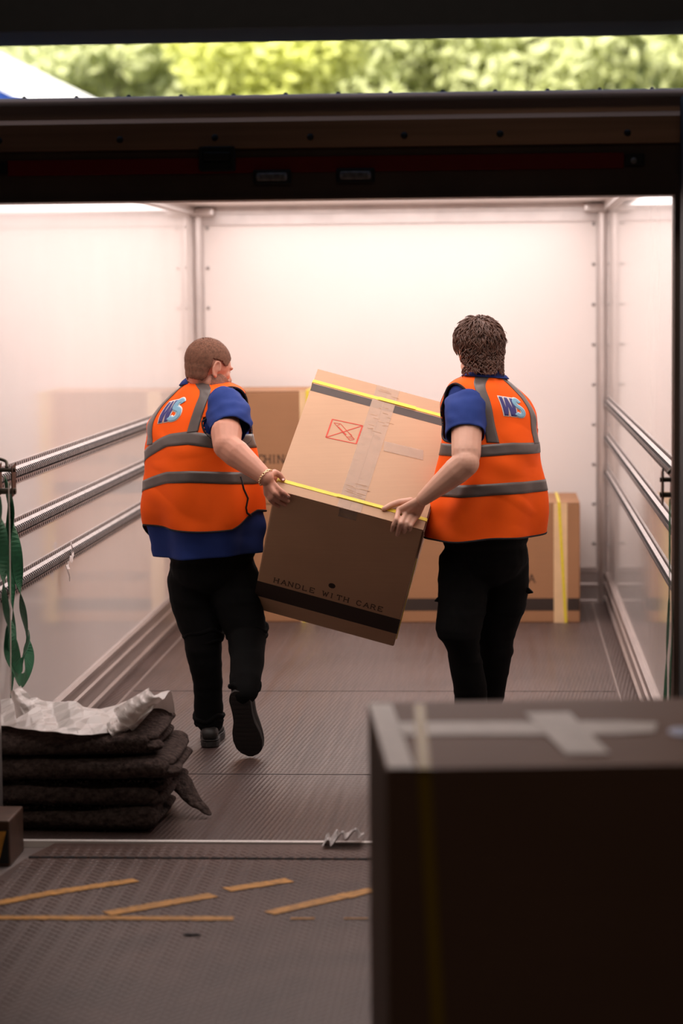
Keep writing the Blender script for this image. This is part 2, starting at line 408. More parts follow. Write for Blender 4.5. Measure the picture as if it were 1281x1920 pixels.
# raised tear-drop bars of the tread plate
vs, fs = [], []
def lozenge(x, y, z, ang, L=.014, W=.0046, h=.0022):
    c, s_ = math.cos(ang), math.sin(ang); n = len(vs)
    for a, b, hh in ((-L, 0, 0), (0, -W, 0), (L, 0, 0), (0, W, 0), (-L*.5, 0, h), (L*.5, 0, h)):
        vs.append((x+a*c-b*s_, y+a*s_+b*c, z+hh))
    fs.extend([(n, n+1, n+4), (n+1, n+5, n+4), (n+1, n+2, n+5), (n+2, n+3, n+5), (n+3, n+4, n+5), (n+3, n, n+4)])
row = 0; yy = 5.2
while yy < 7.69:
    xx = -1.95+(row % 2)*.018
    while xx < .1:
        if not (xx < -1.56 and yy > 7.0+(-1.60-xx)*0 and xx < -2.05+(yy-7.0)*1.1+.02): lozenge(xx, yy, -.002, math.pi/4 if (row+int(round((xx+1.95)/.036))) % 2 else -math.pi/4)
        xx += .036
    yy += .020; row += 1
yy = 7.725
while yy < 7.89:
    xx = -1.50+(row % 2)*.018
    while xx < .1:
        lozenge(xx, yy, .002, math.pi/4 if row % 2 else -math.pi/4); xx += .036
    yy += .02; row += 1
g = G(); g.add(vs, fs); o = mk('tread_pattern', g, M['deck'], LV); o['kind'] = 'stuff'
# painted lines, broken into worn dashes
def painted(px, wpx=.02):
    g = G(); pts = [atz(x, y, .0005) for x, y in px]
    for a, b in zip(pts[:-1], pts[1:]):
        L = np.linalg.norm(b-a); d = (b-a)/L; n = A3(-d[1], d[0], 0); k = max(2, int(L/.03))
        for i in range(k):
            p = a+d*L*i/k; q = a+d*L*(i+1)/k; w1 = wpx*(.85+.3*rnd.random()); w2 = wpx*(.85+.3*rnd.random()); e = 0
            g.prism([p-n*(w1+e), q-n*(w2+e), q+n*w2, p+n*w1], (0, 0, .0006))
    return mk('painted_line', g, M['yellowpaint'], LV)
painted([(-40, 1700), (90, 1675), (255, 1650)], .026); painted([(200, 1713), (400, 1678)], .028); painted([(425, 1668), (543, 1650)], .026)
painted([(-40, 1720), (438, 1722)], .022); painted([(505, 1712), (600, 1690), (700, 1668)], .028); painted([(545, 1722), (590, 1722)], .008)
painted([(645, 1722), (690, 1722)], .006)

# hazard striped corner block at the left of the sill
HB = thing('hazard_block', (-1.85, 7.70, -.02), 'brown steel corner block with yellow and black hazard stripes at left of the sill', 'bumper')
xr = at(23, 1580, 7.66)[0]
b0, b1 = at(20, 1624, 7.62)[2], at(20, 1534, 7.66)[2]
mk('block_body', G().box((xr-.30, 7.62, -.012), (xr, 7.85, b1)), mat('brown_steel', lin((92, 66, 52)), .5, .3, noise=(12, .3)), HB, bevel=.006)
g = G(); g.box((xr-.29, 7.616, .0), (xr-.004, 7.6195, b1-.03)); mk('hazard_panel', g, M['black'], HB)
for k in range(5):
    x0 = xr-.060-.045*k
    g = G(); g.prism([A3(x0, 7.613, .004), A3(x0+.024, 7.613, .004), A3(x0+.050, 7.613, b1-.034), A3(x0+.026, 7.613, b1-.034)], (0, .003, 0))
    mk('hazard_stripe', g, M['yellowpaint'], HB)

# ------------------------------------------------------------------ bolts on the bulkhead
g0 = G(); g0.ell((0, 0, 0), (.009, .005, .009), n=10, k=6)
bolt_me = bpy.data.meshes.new('bolt'); bolt_me.from_pydata(g0.v, [], g0.f); bolt_me.materials.append(M['bolt']); bolt_me.polygons.foreach_set('use_smooth', [True]*len(bolt_me.polygons))
wb = bpy.data.objects['wall_back']; wl = bpy.data.objects['wall_left']; wr = bpy.data.objects['wall_right']
def bolt(p, parent, rz=0, sc=1.3, me=None, name='bolt'):
    o = bpy.data.objects.new(name, me or bolt_me); COL.objects.link(o); o.parent = parent
    o.location = tuple(np.asarray(p)-ORG[parent.name]); o.rotation_euler = (0, 0, rz); o.scale = (sc,)*3; return o
for k in range(9):
    z = at(388, 428, YB)[2]-k*.235
    bolt((XL+.09, YB-.001, z), wb); bolt((XR-.085, YB-.001, z), wb)
for k in range(9):
    bolt((at(430, 395, YB)[0]+k*.2515, YB-.016, at(700, 392, YB)[2]), wb)
for k in range(9):
    z = at(388, 428, YB)[2]-k*.235
    bolt((XL+.001, YB-.32, z), wl, math.pi/2, 1.0); bolt((XR-.001, YB-.10, z), wr, math.pi/2, 1.0)

# header fittings
hd = bpy.data.objects['trim_10']; hb = bpy.data.objects['trim_11']
rg = G(); rg.ell((0, 0, 0), (.009, .006, .009), n=10, k=6)
riv = bpy.data.meshes.new('rivet'); riv.from_pydata(rg.v, [], rg.f); riv.materials.append(M['blackpl'])
for x, y in ((-2, 264), (225, 262), (403, 258), (582, 257), (758, 254), (938, 251), (1177, 249)):
    bolt(at(x, y, 7.85), hd, me=riv, name='rivet')
for k in range(14):
    x = 42+98.5*k
    p = at(x, 184-.013*x, 7.90); bolt((p[0], 7.93, 2.476), hd, me=riv, name='roof_rivet', sc=.9)
RS = thing('reflective_strip', at(600, 330, 7.87), 'long dark red horizontal strip on the header above the truck opening', 'strip')
a, b = at(15, 315, 7.87), at(1170, 303, 7.87)
mk('red_band', G().box((a[0], 7.862, 2.222), (b[0], 7.8745, 2.272)), M['red'], RS, bevel=.002)
mk('end_bracket', G().box((b[0]+.002, 7.855, 2.228), (b[0]+.065, 7.8745, 2.266)), M['blackpl'], RS, bevel=.004)
mk('end_bracket', G().box((a[0]-.06, 7.855, 2.228), (a[0]-.002, 7.8745, 2.266)), M['blackpl'], RS, bevel=.004)
g = G(); q = at(1189, 301, 7.85); g.ell((q[0], 7.853, q[2]), (.010, .004, .010)); mk('screw', g, M['bolt'], RS, smooth=True)
a, b = at(376, 322, 7.85), at(441, 274, 7.85)
LH = thing('door_catch', ((a[0]+b[0])/2, 7.85, a[2]), 'black box shaped door catch mounted over the dark red strip on the header', 'catch')
mk('catch_body', G().box((a[0], 7.838, a[2]), (b[0], 7.861, b[2])), M['blackpl'], LH, bevel=.004)
mk('catch_lip', G().box((a[0]+.012, 7.815, a[2]+.035), (b[0]-.012, 7.8375, a[2]+.060)), M['blackpl'], LH, bevel=.003)
for X in (a[0], b[0]-.010): mk('catch_cheek', G().box((X, 7.81, a[2]+.004), (X+.010, 7.8375, b[2]-.004)), M['blackpl'], LH)
for (x0, y0, x1, y1, lb) in ((475, 318, 546, 346, 'left of two small rectangular marker lamps under the red strip'), (631, 315, 703, 343, 'right of two small rectangular marker lamps under the red strip')):
    a, b = at(x0, y1, 7.86), at(x1, y0, 7.86); T = thing('marker_lamp', ((a[0]+b[0])/2, 7.86, a[2]), lb, 'lamp', 'marker lamps on the header')
    mk('lamp_base', G().box((a[0], 7.848, a[2]), (b[0], 7.861 if y0 < 317 else 7.861, b[2])), M['blackpl'], T, bevel=.005)
    mk('lamp_lens', G().box((a[0]+.012, 7.835, a[2]+.010), (b[0]-.012, 7.8475, b[2]-.010)), M['lens'], T, bevel=.006)
    for X in (a[0]+.018, b[0]-.018): mk('screw', G().ell((X, 7.834, (a[2]+b[2])/2), (.006, .003, .006), n=8, k=5), M['bolt'], T)
# cable run along the roof rail
g = G(); pts = [at(395, 380, 14.2), at(430, 379, 14.2), at(650, 377, 14.2), at(670, 370, 14.2), at(675, 362, 14.2)]
g.tube(pts, .004, 6); mk('wiring', g, M['blackpl'], label='thin dark cable clipped under the top rail of the far wall', cat='cable')

# ------------------------------------------------------------------ load rails
def rail(X, sg, ztop, label, grp):
    T = thing('load_rail', (X, 11.1, ztop-.082), label, 'rail', grp)
    y0, y1 = YR+.06, YB-.075; z0, z1 = ztop-.082, ztop
    g = G(); pr = [(0, z0), (.004, z0), (.004, z0+.018), (.016, z0+.026), (.022, z0+.034), (.022, z0+.050), (.016, z0+.058), (.004, z0+.066), (.004, z1), (0, z1)]
    g.prism([A3(X+sg*a, y0, b) for a, b in pr], (0, y1-y0, 0)); mk('rail_channel', g, M['alub'], T)
    g = G(); n = int((y1-y0)/.034)
    for k in range(n):
        y = y0+.02+k*.034; g.box((X+sg*.0195, y, z0+.0335), (X+sg*.0236, y+.016, z0+.0505)); g.obox(A3(X+sg*.0168, y, z0+.0265), A3(0, .016, 0), A3(sg*.0058, 0, .0075), A3(sg*.0012, 0, -.001)); g.obox(A3(X+sg*.0168, y, z0+.0575), A3(0, .016, 0), A3(sg*.0058, 0, -.0075), A3(sg*.0012, 0, .001))
    mk('slot', g, M['darkslot'], T, kind='stuff')
    g = G()
    for k in range(n):
        y = y0+.02+k*.034; g.box((X+sg*.022, y+.019, z0+.034), (X+sg*.0250, y+.029, z0+.050))
    mk('slot_rib', g, M['alub'], T, kind='stuff')
    g = G(); n = int((y1-y0)/.040)
    for k in range(n):
        y = y0+.015+k*.040
        for zz in (z0+.009, z1-.009): g.tube([(X+sg*.0035, y, zz), (X+sg*.0050, y, zz)], .0062, 8)
    mk('hole', g, M['darkslot'], T, kind='stuff')
zt_ = (1.215, 1.005, .800)
for z, wd in zip(zt_, ('uppermost', 'middle', 'lowest')):
    rail(XL+.0005, 1, z, '%s of three perforated steel load rails on the left wall' % wd, 'left wall load rails')
for z, wd in zip(zt_, ('uppermost', 'middle', 'lowest')):
    rail(XR-.0005, -1, z+.01, '%s of three perforated steel load rails on the right wall' % wd, 'right wall load rails')
# plastic shred caught on the lowest left rail
g = G(); pp = [at(131, 1020, 10.2), at(134, 1040, 10.2), at(127, 1055, 10.2), at(126, 1068, 10.2), at(130, 1086, 10.2)]
X0 = XL+.035
def ribbon(g, pts, widths, nrm, th=.0012, side=None):
    """flat strip of real thickness along pts"""
    pts = [np.asarray(p, float) for p in pts]; K = len(pts); V = []
    for i in range(K):
        t = nz(pts[min(i+1, K-1)]-pts[max(i-1, 0)]); n_ = nrm[i] if isinstance(nrm, list) else nrm
        s_ = nz(np.cross(t, n_)); n2 = nz(np.cross(s_, t)); w_ = widths[i] if hasattr(widths, '__len__') else widths
        V += [pts[i]-s_*w_/2-n2*th/2, pts[i]+s_*w_/2-n2*th/2, pts[i]+s_*w_/2+n2*th/2, pts[i]-s_*w_/2+n2*th/2]
    fs = [(3, 2, 1, 0)]
    for i in range(K-1):
        for k in range(4): fs.append((i*4+k, i*4+(k+1) % 4, (i+1)*4+(k+1) % 4, (i+1)*4+k))
    e = (K-1)*4; fs.append((e, e+1, e+2, e+3)); g.add(V, fs); return g
def bez(pts, n=8):
    """smooth curve through points"""
    P_ = [np.asarray(p, float) for p in pts]; P_ = [2*P_[0]-P_[1]]+P_+[2*P_[-1]-P_[-2]]; out = []
    for i in range(1, len(P_)-2):
        for k in range(n):
            t = k/n; a, b, c, d = P_[i-1:i+3]
            out.append(.5*((2*b)+(-a+c)*t+(2*a-5*b+4*c-d)*t*t+(-a+3*b-3*c+d)*t**3))
    out.append(P_[-2]); return out
plastic = mat('crumpled_clear_plastic', (.72, .66, .64), .2, noise=(25, .25), trans=.25, bump=(30, .6, .004))
pts = [atx(x, y, X0) for x, y in ((134, 1018), (136, 1040), (130, 1056), (127, 1066), (131, 1086))]
ribbon(g, bez(pts, 5), [.02+.012*math.sin(k*1.9) for k in range(21)], [nz(A3(1, .5*math.sin(k*.8), .2)) for k in range(21)], .003)
mk('plastic_shred', g, plastic, label='shred of torn clear plastic hanging from lowest left wall rail', cat='plastic')

# ------------------------------------------------------------------ green ratchet straps
def catmull_strip(name, px, X, w0, T, phase=0., n=8, label=None, m='green', tw=.9):
    pts = bez([atx(x, y, X+dx) for x, y, dx in px], n); K = len(pts)
    nr = [nz(A3(1, tw*math.sin(phase+k*.22), .1*math.sin(k*.3))) for k in range(K)]
    g = G(); ribbon(g, pts, w0, nr, .0022); return mk(name, g, M[m], T)
TL = thing('ratchet_strap', atx(20, 1300, XL+.05), 'green webbing ratchet strap looped and hanging from the left wall rail', 'strap')
catmull_strip('webbing', [(12, 900, .05), (22, 960, .05), (30, 1030, .06), (36, 1090, .06), (44, 1150, .07), (51, 1200, .07), (54, 1240, .08), (44, 1275, .09), (26, 1262, .10), (18, 1225, .10), (20, 1180, .10), (14, 1140, .09)], XL, .052, TL, .6)
catmull_strip('webbing', [(-6, 930, .09), (2, 980, .10), (6, 1040, .10), (8, 1100, .10), (14, 1160, .10), (24, 1210, .11), (36, 1250, .11), (48, 1220, .12), (54, 1190, .12)], XL, .050, TL, 1.4)
catmull_strip('webbing', [(14, 905, .04), (18, 1000, .04), (22, 1100, .04), (26, 1200, .05), (20, 1315, .05)], XL, .040, TL, 2.2)
g = G(); ribbon(g, bez([atx(x, y, XL+.13) for x, y in ((16, 905), (18, 980), (19, 1080), (20, 1200), (20, 1300))], 6), .004, A3(1, 0, 0), .003)
mk('edge_cord', g, M['tapewhite'], TL, label='thin white cord edge')
g = G()
c = atx(14, 905, XL+.09)
g.obox(c+A3(-.03, -.035, -.05), A3(.004, 0, 0), A3(0, .07, .01), A3(0, 0, .11)); g.obox(c+A3(.02, -.035, -.05), A3(.004, 0, 0), A3(0, .07, .01), A3(0, 0, .11))
g.tube([c+A3(-.034, 0, .045), c+A3(.03, 0, .045)], .008, 10); g.tube([c+A3(-.034, 0, -.03), c+A3(.03, 0, -.03)], .011, 10)
mk('ratchet', g, M['steel'], TL, bevel=.001)
g = G(); g.tube(bez([c+A3(0, 0, .05), c+A3(-.01, .02, .075), c+A3(-.05, 0, .085), c+A3(-.055, 0, .06)], 5), .006, 8); mk('hook', g, M['steel'], TL, smooth=True)
TR = thing('ratchet_strap', atx(1250, 1310, XR-.05), 'green webbing ratchet strap hanging from the right wall rail beside the dark jamb', 'strap')
catmull_strip('webbing', [(1256, 935, -.05), (1256, 1020, -.05), (1255, 1120, -.05), (1251, 1220, -.06), (1247, 1325, -.06)], XR, [.014]*9+[.02]*8+[.038]*16, TR, .4, tw=.3)
catmull_strip('webbing', [(1260, 935, -.06), (1260, 1050, -.07), (1262, 1150, -.07), (1258, 1240, -.08), (1256, 1325, -.08)], XR, .018, TR, 1.8, tw=.3)
c = atx(1258, 905, XR-.07)
g = G(); g.prism([c+A3(0, -.03, .05), c+A3(0, .035, .03), c+A3(0, .04, -.05), c+A3(0, .0, -.075), c+A3(0, -.035, -.05)], (.006, 0, 0))
g.prism([c+A3(-.03, -.03, .05), c+A3(-.03, .035, .03), c+A3(-.03, .04, -.05), c+A3(-.03, .0, -.075), c+A3(-.03, -.035, -.05)], (.006, 0, 0))
g.tube([c+A3(-.036, 0, .01), c+A3(.010, 0, .01)], .008, 10); g.tube([c+A3(-.036, 0, -.04), c+A3(.010, 0, -.04)], .009, 10)
mk('ratchet', g, M['steel'], TR)
g = G(); g.tube([c+A3(-.01, .01, .03), c+A3(.02, .01, .06), c+A3(.05, .01, .06)], .006, 8); mk('hook', g, M['steel'], TR)

# ------------------------------------------------------------------ cardboard boxes
GL = {'M': [[(0,0),(0,1),(.4,.35),(.8,1),(.8,0)]], 'A': [[(0,0),(.38,1),(.76,0)], [(.15,.35),(.61,.35)]], 'D': [[(0,0),(0,1),(.4,1),(.65,.75),(.65,.25),(.4,0),(0,0)]],
      'E': [[(.62,.15),(.62,0),(0,0),(0,1),(.62,1),(.62,.85)], [(0,.5),(.45,.5)]], 'I': [[(.3,0),(.3,1)]], 'N': [[(0,0),(0,1),(.65,0),(.65,1)]],
      'C': [[(.65,.22),(.5,.0),(.2,.0),(0,.25),(0,.75),(.2,1),(.5,1),(.65,.78)]], 'H': [[(0,0),(0,1)], [(.65,0),(.65,1)], [(0,.5),(.65,.5)]],
      'L': [[(0,1),(0,0),(.6,0),(.6,.15)]], 'W': [[(0,1),(.22,0),(.42,.8),(.62,0),(.84,1)]], 'T': [[(.35,0),(.35,1)], [(0,.82),(0,1),(.7,1),(.7,.82)]],
      'R': [[(0,0),(0,1),(.42,1),(.6,.85),(.6,.65),(.42,.5),(0,.5)], [(.35,.5),(.65,0)]], ' ': []}
SERIF = {'M': [(0,0),(.8,0),(0,1),(.8,1)], 'A': [(0,0),(.76,0)], 'D': [], 'I': [(.3,0),(.3,1)], 'N': [(0,0),(0,1),(.65,1)], 'H': [(0,0),(0,1),(.65,0),(.65,1)], 'W': [(0,1),(.84,1)], 'T': [(.35,0)], 'R': [(0,0),(.65,0)]}
def stroke(g, o, ex, ey, n, p, q, w_, th=.0005):
    P_ = o+ex*p[0]+ey*p[1]; Q = o+ex*q[0]+ey*q[1]; d = Q-P_; L = np.linalg.norm(d)
    if L < 1e-6: return
    d = d/L; s_ = np.cross(n, d)*w_/2; e = d*w_*.3
    g.prism([P_-e-s_, Q+e-s_, Q+e+s_, P_-e+s_], n*th)
def text_on(T, txt, o, ex, ey, n, h, w_=None, gap=.28, m='bandk'):
    w_ = w_ or h*.15; x = 0
    for ch in txt:
        g = G()
        for pl in GL[ch]:
            for p, q in zip(pl[:-1], pl[1:]): stroke(g, o, ex, ey, n, ((x+p[0])*h, p[1]*h), ((x+q[0])*h, q[1]*h), w_)
        for sx, sy in SERIF.get(ch, []): stroke(g, o, ex, ey, n, ((x+sx-.13)*h, sy*h), ((x+sx+.13)*h, sy*h), w_*.55)
        if g.v: mk('printed_letter', g, M[m], T)
        x += (.45 if ch == ' ' else .72)+gap
    return x*h
def text_len(txt, h, gap=.28): return sum((.45 if c == ' ' else .72)+gap for c in txt)*h

class Box:
    """carton with frame O, unit axes u,v,w (u width, v depth, w height), sizes su,sv,sw"""
    def __init__(s, O, u, v, w_, su, sv, sw): s.O, s.u, s.v, s.w = map(np.asarray, (O, u, v, w_)); s.su, s.sv, s.sw = su, sv, sw
    def p(s, a, b, c): return s.O+s.u*a*s.su+s.v*b*s.sv+s.w*c*s.sw
    def slab(s, g, a, b, c, t=.0008):
        """patch between fraction ranges a,b,c; the one given as a single number is the face (0 or 1), t thickness outward"""
        R_ = []
        for q in (a, b, c): R_.append(q if hasattr(q, '__len__') else None)
        i = R_.index(None); ax = (s.u, s.v, s.w)[i]; f = (a, b, c)[i]; lo = [q[0] if q else f for q in R_]; hi = [q[1] if q else f for q in R_]
        o = s.p(*lo); es = []
        for k in range(3):
            if k == i: es.append(ax*(t if f > .5 else -t))
            else:
                e = np.zeros(3); m = [s.su, s.sv, s.sw][k]; es.append((s.u, s.v, s.w)[k]*(hi[k]-lo[k])*m)
        g.obox(o, *es); return g
    def loop(s, g, axis, f, w_, t=.0016):
        """strap loop round the carton: plane perpendicular to axis at fraction f"""
        e = .002; half = w_/2
        ranges = lambda k: (-e, 1+e)
        others = [k for k in range(3) if k != axis]; L = (s.su, s.sv, s.sw)[axis]
        for k in others:
            j = [q for q in others if q != k][0]
            for face in (0, 1):
                a = [None]*3; a[axis] = (f-half/L, f+half/L); a[k] = face; a[j] = (-e, 1+e)
                s.slab(g, a[0], a[1], a[2], t)
        return g

def unit(*a): return nz(A3(*a))
# --- carried carton: T face (lid, seam) = w fraction 0, front dark face = v fraction 0
u0 = unit(.964, -.01, -.266); v0 = A3(.174, .78, .601); v0 = nz(v0-u0*np.dot(u0, v0)); w0 = A3(-.201, .625, -.754); w0 = w0-u0*np.dot(u0, w0); w0 = nz(w0-v0*np.dot(v0, w0))
BX = Box(A3(-.875, 9.25, 1.083), u0, v0, w0, .595, .737, .684)
CB = thing('cardboard_box', BX.p(.5, .5, .5), 'large tilted brown cardboard box with yellow straps carried between the two people', 'box', 'cardboard boxes')
g = G(); g.obox(BX.p(0,0,0)+BX.w*.003, BX.u*BX.su, BX.v*BX.sv, BX.w*(BX.sw-.003)); mk('carton_body', g, M['card'], CB, bevel=.006)
for a, b in ((0.0, .4975), (.5025, 1.0)):
    g = G(); g.obox(BX.p(a, -.003, 0)-BX.w*.0015, BX.u*BX.su*(b-a), BX.v*BX.sv*1.006, BX.w*.0045); mk('flap', g, M['card'], CB, bevel=.0012)
# loose side flap at the right edge
g = G(); g.obox(BX.p(1.0, -.004, .01)+BX.u*.001, BX.u*.004, BX.v*BX.sv*.30, BX.w*BX.sw*.22); g.obox(BX.p(1.0, .35, .0)+BX.u*.001, BX.u*.014, BX.v*BX.sv*.006, BX.w*BX.sw*.22)
mk('side_panel', g, M['carddark'], CB, bevel=.001)
off = -.0045/BX.sw
def tpatch(g, a, b, t=.0008, lift=.0017):
    g.obox(BX.p(a[0], b[0], 0)-BX.w*lift, BX.u*BX.su*(a[1]-a[0]), BX.v*BX.sv*(b[1]-b[0]), -BX.w*t); return g
g = G(); tpatch(g, (.0, .4975), (.815, .875), .0004); tpatch(g, (.5025, 1.0), (.815, .875), .0004); mk('printed_band', g, M['band'], CB)
g = G(); BX.slab(g, (0, 1), 0, (.76, .885), .0006); mk('printed_band', g, M['bandk'], CB)
g = G(); tpatch(g, (.42, .58), (-.004, 1.0), .0006, .0022); BX.slab(g, (.44, .56), 0, (0, .07), .001); mk('packing_tape', g, M['tapeclear'], CB)
g = G()
o_ = BX.p(.60, .50, 0)-BX.w*.0028
g.obox(o_, BX.u*.16+BX.v*.008, BX.v*.055-BX.u*.01, -BX.w*.0005); mk('packing_tape', g, M['tapeclear'], CB)
# tape wrinkles
g = G()
for k in range(55):
    b = rnd.choice((rnd.uniform(.05, .2), rnd.uniform(.55, .98))); a = rnd.uniform(.42, .56); L = rnd.uniform(.01, .035)
    g.obox(BX.p(a, b, 0)-BX.w*.0029, BX.u*L, BX.v*.0016, -BX.w*.0005)
mk('tape_wrinkle', g, M['card'], CB, kind='stuff')
for f in (.075, .895):
    g = G(); BX.loop(g, 1, f, .017, .0035); mk('strap', g, M['yellow'], CB)
for q_ in (((.46, .72), (.882, .906)), ((.40, .72), (.064, .086))): mk('strap_seal', tpatch(G(), q_[0], q_[1], .001, .0055), M['yellow'], CB)
# red do-not-cut mark: framed, crossed cutter
g = G(); nT = -BX.w
def tp(x, y):   # px on lid plane
    d = ray(x, y); n_ = nT; o_ = BX.p(0, 0, 0)+nT*.0022; t = np.dot(o_-CAM, n_)/np.dot(d, n_); return CAM+d*t
def tl(x0, y0, x1, y1, w_, g=g):
    a, b = tp(x0, y0), tp(x1, y1); d = nz(b-a); s_ = np.cross(nT, d)*w_/2; g.prism([a-s_, b-s_, b+s_, a+s_], nT*.0004)
c4 = [(623.5, 786), (680, 798), (668, 832), (611.5, 820)]
for i in range(4):
    a, b = c4[i], c4[(i+1) % 4]; tl(*a, *b, .006 if i in (1, 3) else .0042)
tl(680, 798, 611.5, 820, .004)
def tq(a, b):   # relative to crop pixels of the mark
    return 600+a/14.23, 770+b/14.23
for (a, b, c, d, w_) in ((375,320,800,790,.0025),(375,320,555,350,.0022),(555,350,920,760,.0025),(800,790,920,760,.0025),(450,410,540,350,.002),(490,430,650,600,.005),(730,700,870,690,.002),(740,560,860,660,.002),(640,590,700,640,.006),(770,740,880,730,.002)):
    x0, y0 = tq(a, b); x1, y1 = tq(c, d); tl(x0, y0, x1, y1, w_)
mk('warning_mark', g, M['redink'], CB)
g = G(); h_ = .026; L = text_len('HANDLE WITH CARE', h_, .42)
text_on(CB, 'HANDLE WITH CARE', BX.p(.5, 0, .735)-BX.u*L/2-BX.v*.0002, BX.u, -BX.w, -BX.v, h_, gap=.42, m='ink')
e = BX.p(.5, 0, .635)-BX.v*.0002
for k in range(5):
    a = math.pi*k/5; d = BX.u*math.cos(a)+BX.w*math.sin(a); s_ = np.cross(BX.v, d)*.004
    g.prism([e-d*.014-s_, e+d*.014-s_, e+d*.014+s_, e-d*.014+s_], -BX.v*.0004)
mk('printed_emblem', g, M['bandk'], CB)

# --- three cartons at the far wall
def carton(x0, x1, y0, y1, z0, h, label, m='cardback', tape_f=(.93,), strap_f=(.97,), text='MADE IN CHINA', tx=.5, lean=0, th=.044, tz=.24):
    B = Box(A3(x0, y0, z0), A3(1,0,0), A3(0,1,0), A3(0,0,1), x1-x0, y1-y0, h)
    T = thing('cardboard_box', ((x0+x1)/2, (y0+y1)/2, z0), label, 'box', 'cardboard boxes')
    mk('carton_body', G().obox(B.O, A3(x1-x0,0,0), A3(0,y1-y0,0), A3(0,0,h-.003)), M[m], T, bevel=.007)
    for a, b in ((0, .497), (.503, 1)):
        mk('flap', G().obox(B.p(0, a, 1)-A3(0,0,.0015), A3(x1-x0,0,0), A3(0,(y1-y0)*(b-a),0), A3(0,0,.003)), M[m], T)
    g = G(); B.slab(g, (.003, .997), 0, (.10, .205), .0006); B.slab(g, 0, (.0, 1), (.10, .205), .0006); B.slab(g, 1, (.0, 1), (.10, .205), .0006); mk('printed_band', g, M['bandk'], T)
    for f in tape_f:
        g = G(); B.loop(g, 0, f, .075, .001); mk('paper_tape', g, M['tapepaper'], T)
    for f in strap_f:
        g = G(); a = B.p(f-lean, 0, 1.0)+A3(0, -.004, .004); b = B.p(f+lean, 0, 0)+A3(0, -.004, .0)
        g.obox(a-A3(.008,0,0), A3(.016,0,0), A3(0,.002,0), b-a)
        g.obox(a-A3(.008,0,0), A3(.016,0,0), A3(0,y1-y0+.008,0), A3(0,0,.002)); mk('strap', g, M['yellow'], T)
    if text:
        L = text_len(text, th, .11); text_on(T, text, A3(tx-L, y0-.0001, tz), A3(1,0,0), A3(0,0,1), A3(0,-1,0), th, gap=.11)
    return T, B
bxr = at(588, 1160, 13.45)[0]
carton(-1.80, bxr, 13.45, 14.12, 0, .665, 'lower of two stacked cardboard boxes at the far wall behind the left person', tape_f=(.12, .955), strap_f=(.93,), tx=-1.20, tz=.24)
carton(-1.795, bxr+.005, 13.45, 14.12, .668, .630, 'upper of two stacked cardboard boxes at the far wall behind the left person', tape_f=(.12, .955), strap_f=(.965,), tx=at(546, 868, 13.45)[0], tz=at(546, 868, 13.45)[2])
bl = at(742, 1160, 13.45)[0]; br = at(1088, 1160, 13.42)[0]
carton(bl, br, 13.42, 14.12, 0, .668, 'single cardboard box with slanting yellow strap on the floor behind the right person', tape_f=(.895,), strap_f=(.905,), lean=.018, tx=at(1004, 1092, 13.42)[0], tz=at(1004, 1092, 13.42)[2])

# --- foreground carton
o3 = A3(-.2142, 4.39, .95); e1 = unit(.995, .101, 0); e2 = A3(-.101, .995, 0)
FB = Box(o3, e1, e2, A3(0, 0, -1), .84, .737, .947)
T = thing('cardboard_box', FB.p(.5, .5, 1), 'big blurred cardboard box with white tape in the near right foreground', 'box', 'cardboard boxes')
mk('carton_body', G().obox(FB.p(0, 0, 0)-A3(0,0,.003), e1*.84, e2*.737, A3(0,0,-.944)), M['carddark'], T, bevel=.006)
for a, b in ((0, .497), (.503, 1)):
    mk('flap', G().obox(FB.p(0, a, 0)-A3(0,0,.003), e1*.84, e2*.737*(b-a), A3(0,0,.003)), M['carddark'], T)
zt2 = .9512
def topstrip(name, quad, m, t=.0012):
    g = G(); g.prism([atz(x, y, zt2) for x, y in quad], (0, 0, t)); return mk(name, g, M[m], T)
topstrip('white_tape', [(692, 1320), (735, 1320), (778, 1441), (728, 1441)], 'tapewhite')
topstrip('white_tape', [(748, 1355), (1160, 1353), (1232, 1356), (1228, 1373), (1160, 1377), (752, 1379)], 'tapewhite')
zt2 += .0014
topstrip('white_tape', [(984, 1337), (1068, 1336), (1144, 1413), (1062, 1415)], 'tapewhite')
q = atz(1280, 1372, zt2); g = G(); g.prism([q+A3(.028*math.cos(k*.35), .05*math.sin(k*.35), 0) for k in range(18)], (0, 0, .0006)); mk('round_sticker', g, M['stickb'], T)
g = G(); pa, pb, pc, pd = atz(776, 1321, zt2), atz(797, 1321, zt2), atz(808, 1442, zt2), atz(783, 1442, zt2)
g.prism([pa, pb, pc, pd], (0, 0, .0015))
fb = FB.p(0, 0, 0); nf = -e2
def onfront(x, y):
    d = ray(x, y); n_ = nf; o_ = fb+nf*.0015; return CAM+d*(np.dot(o_-CAM, n_)/np.dot(d, n_))
g.prism([onfront(783, 1441), onfront(808, 1441), onfront(838, 1990), onfront(812, 1990)], nf*.0015); mk('strap', g, M['amber'], T)

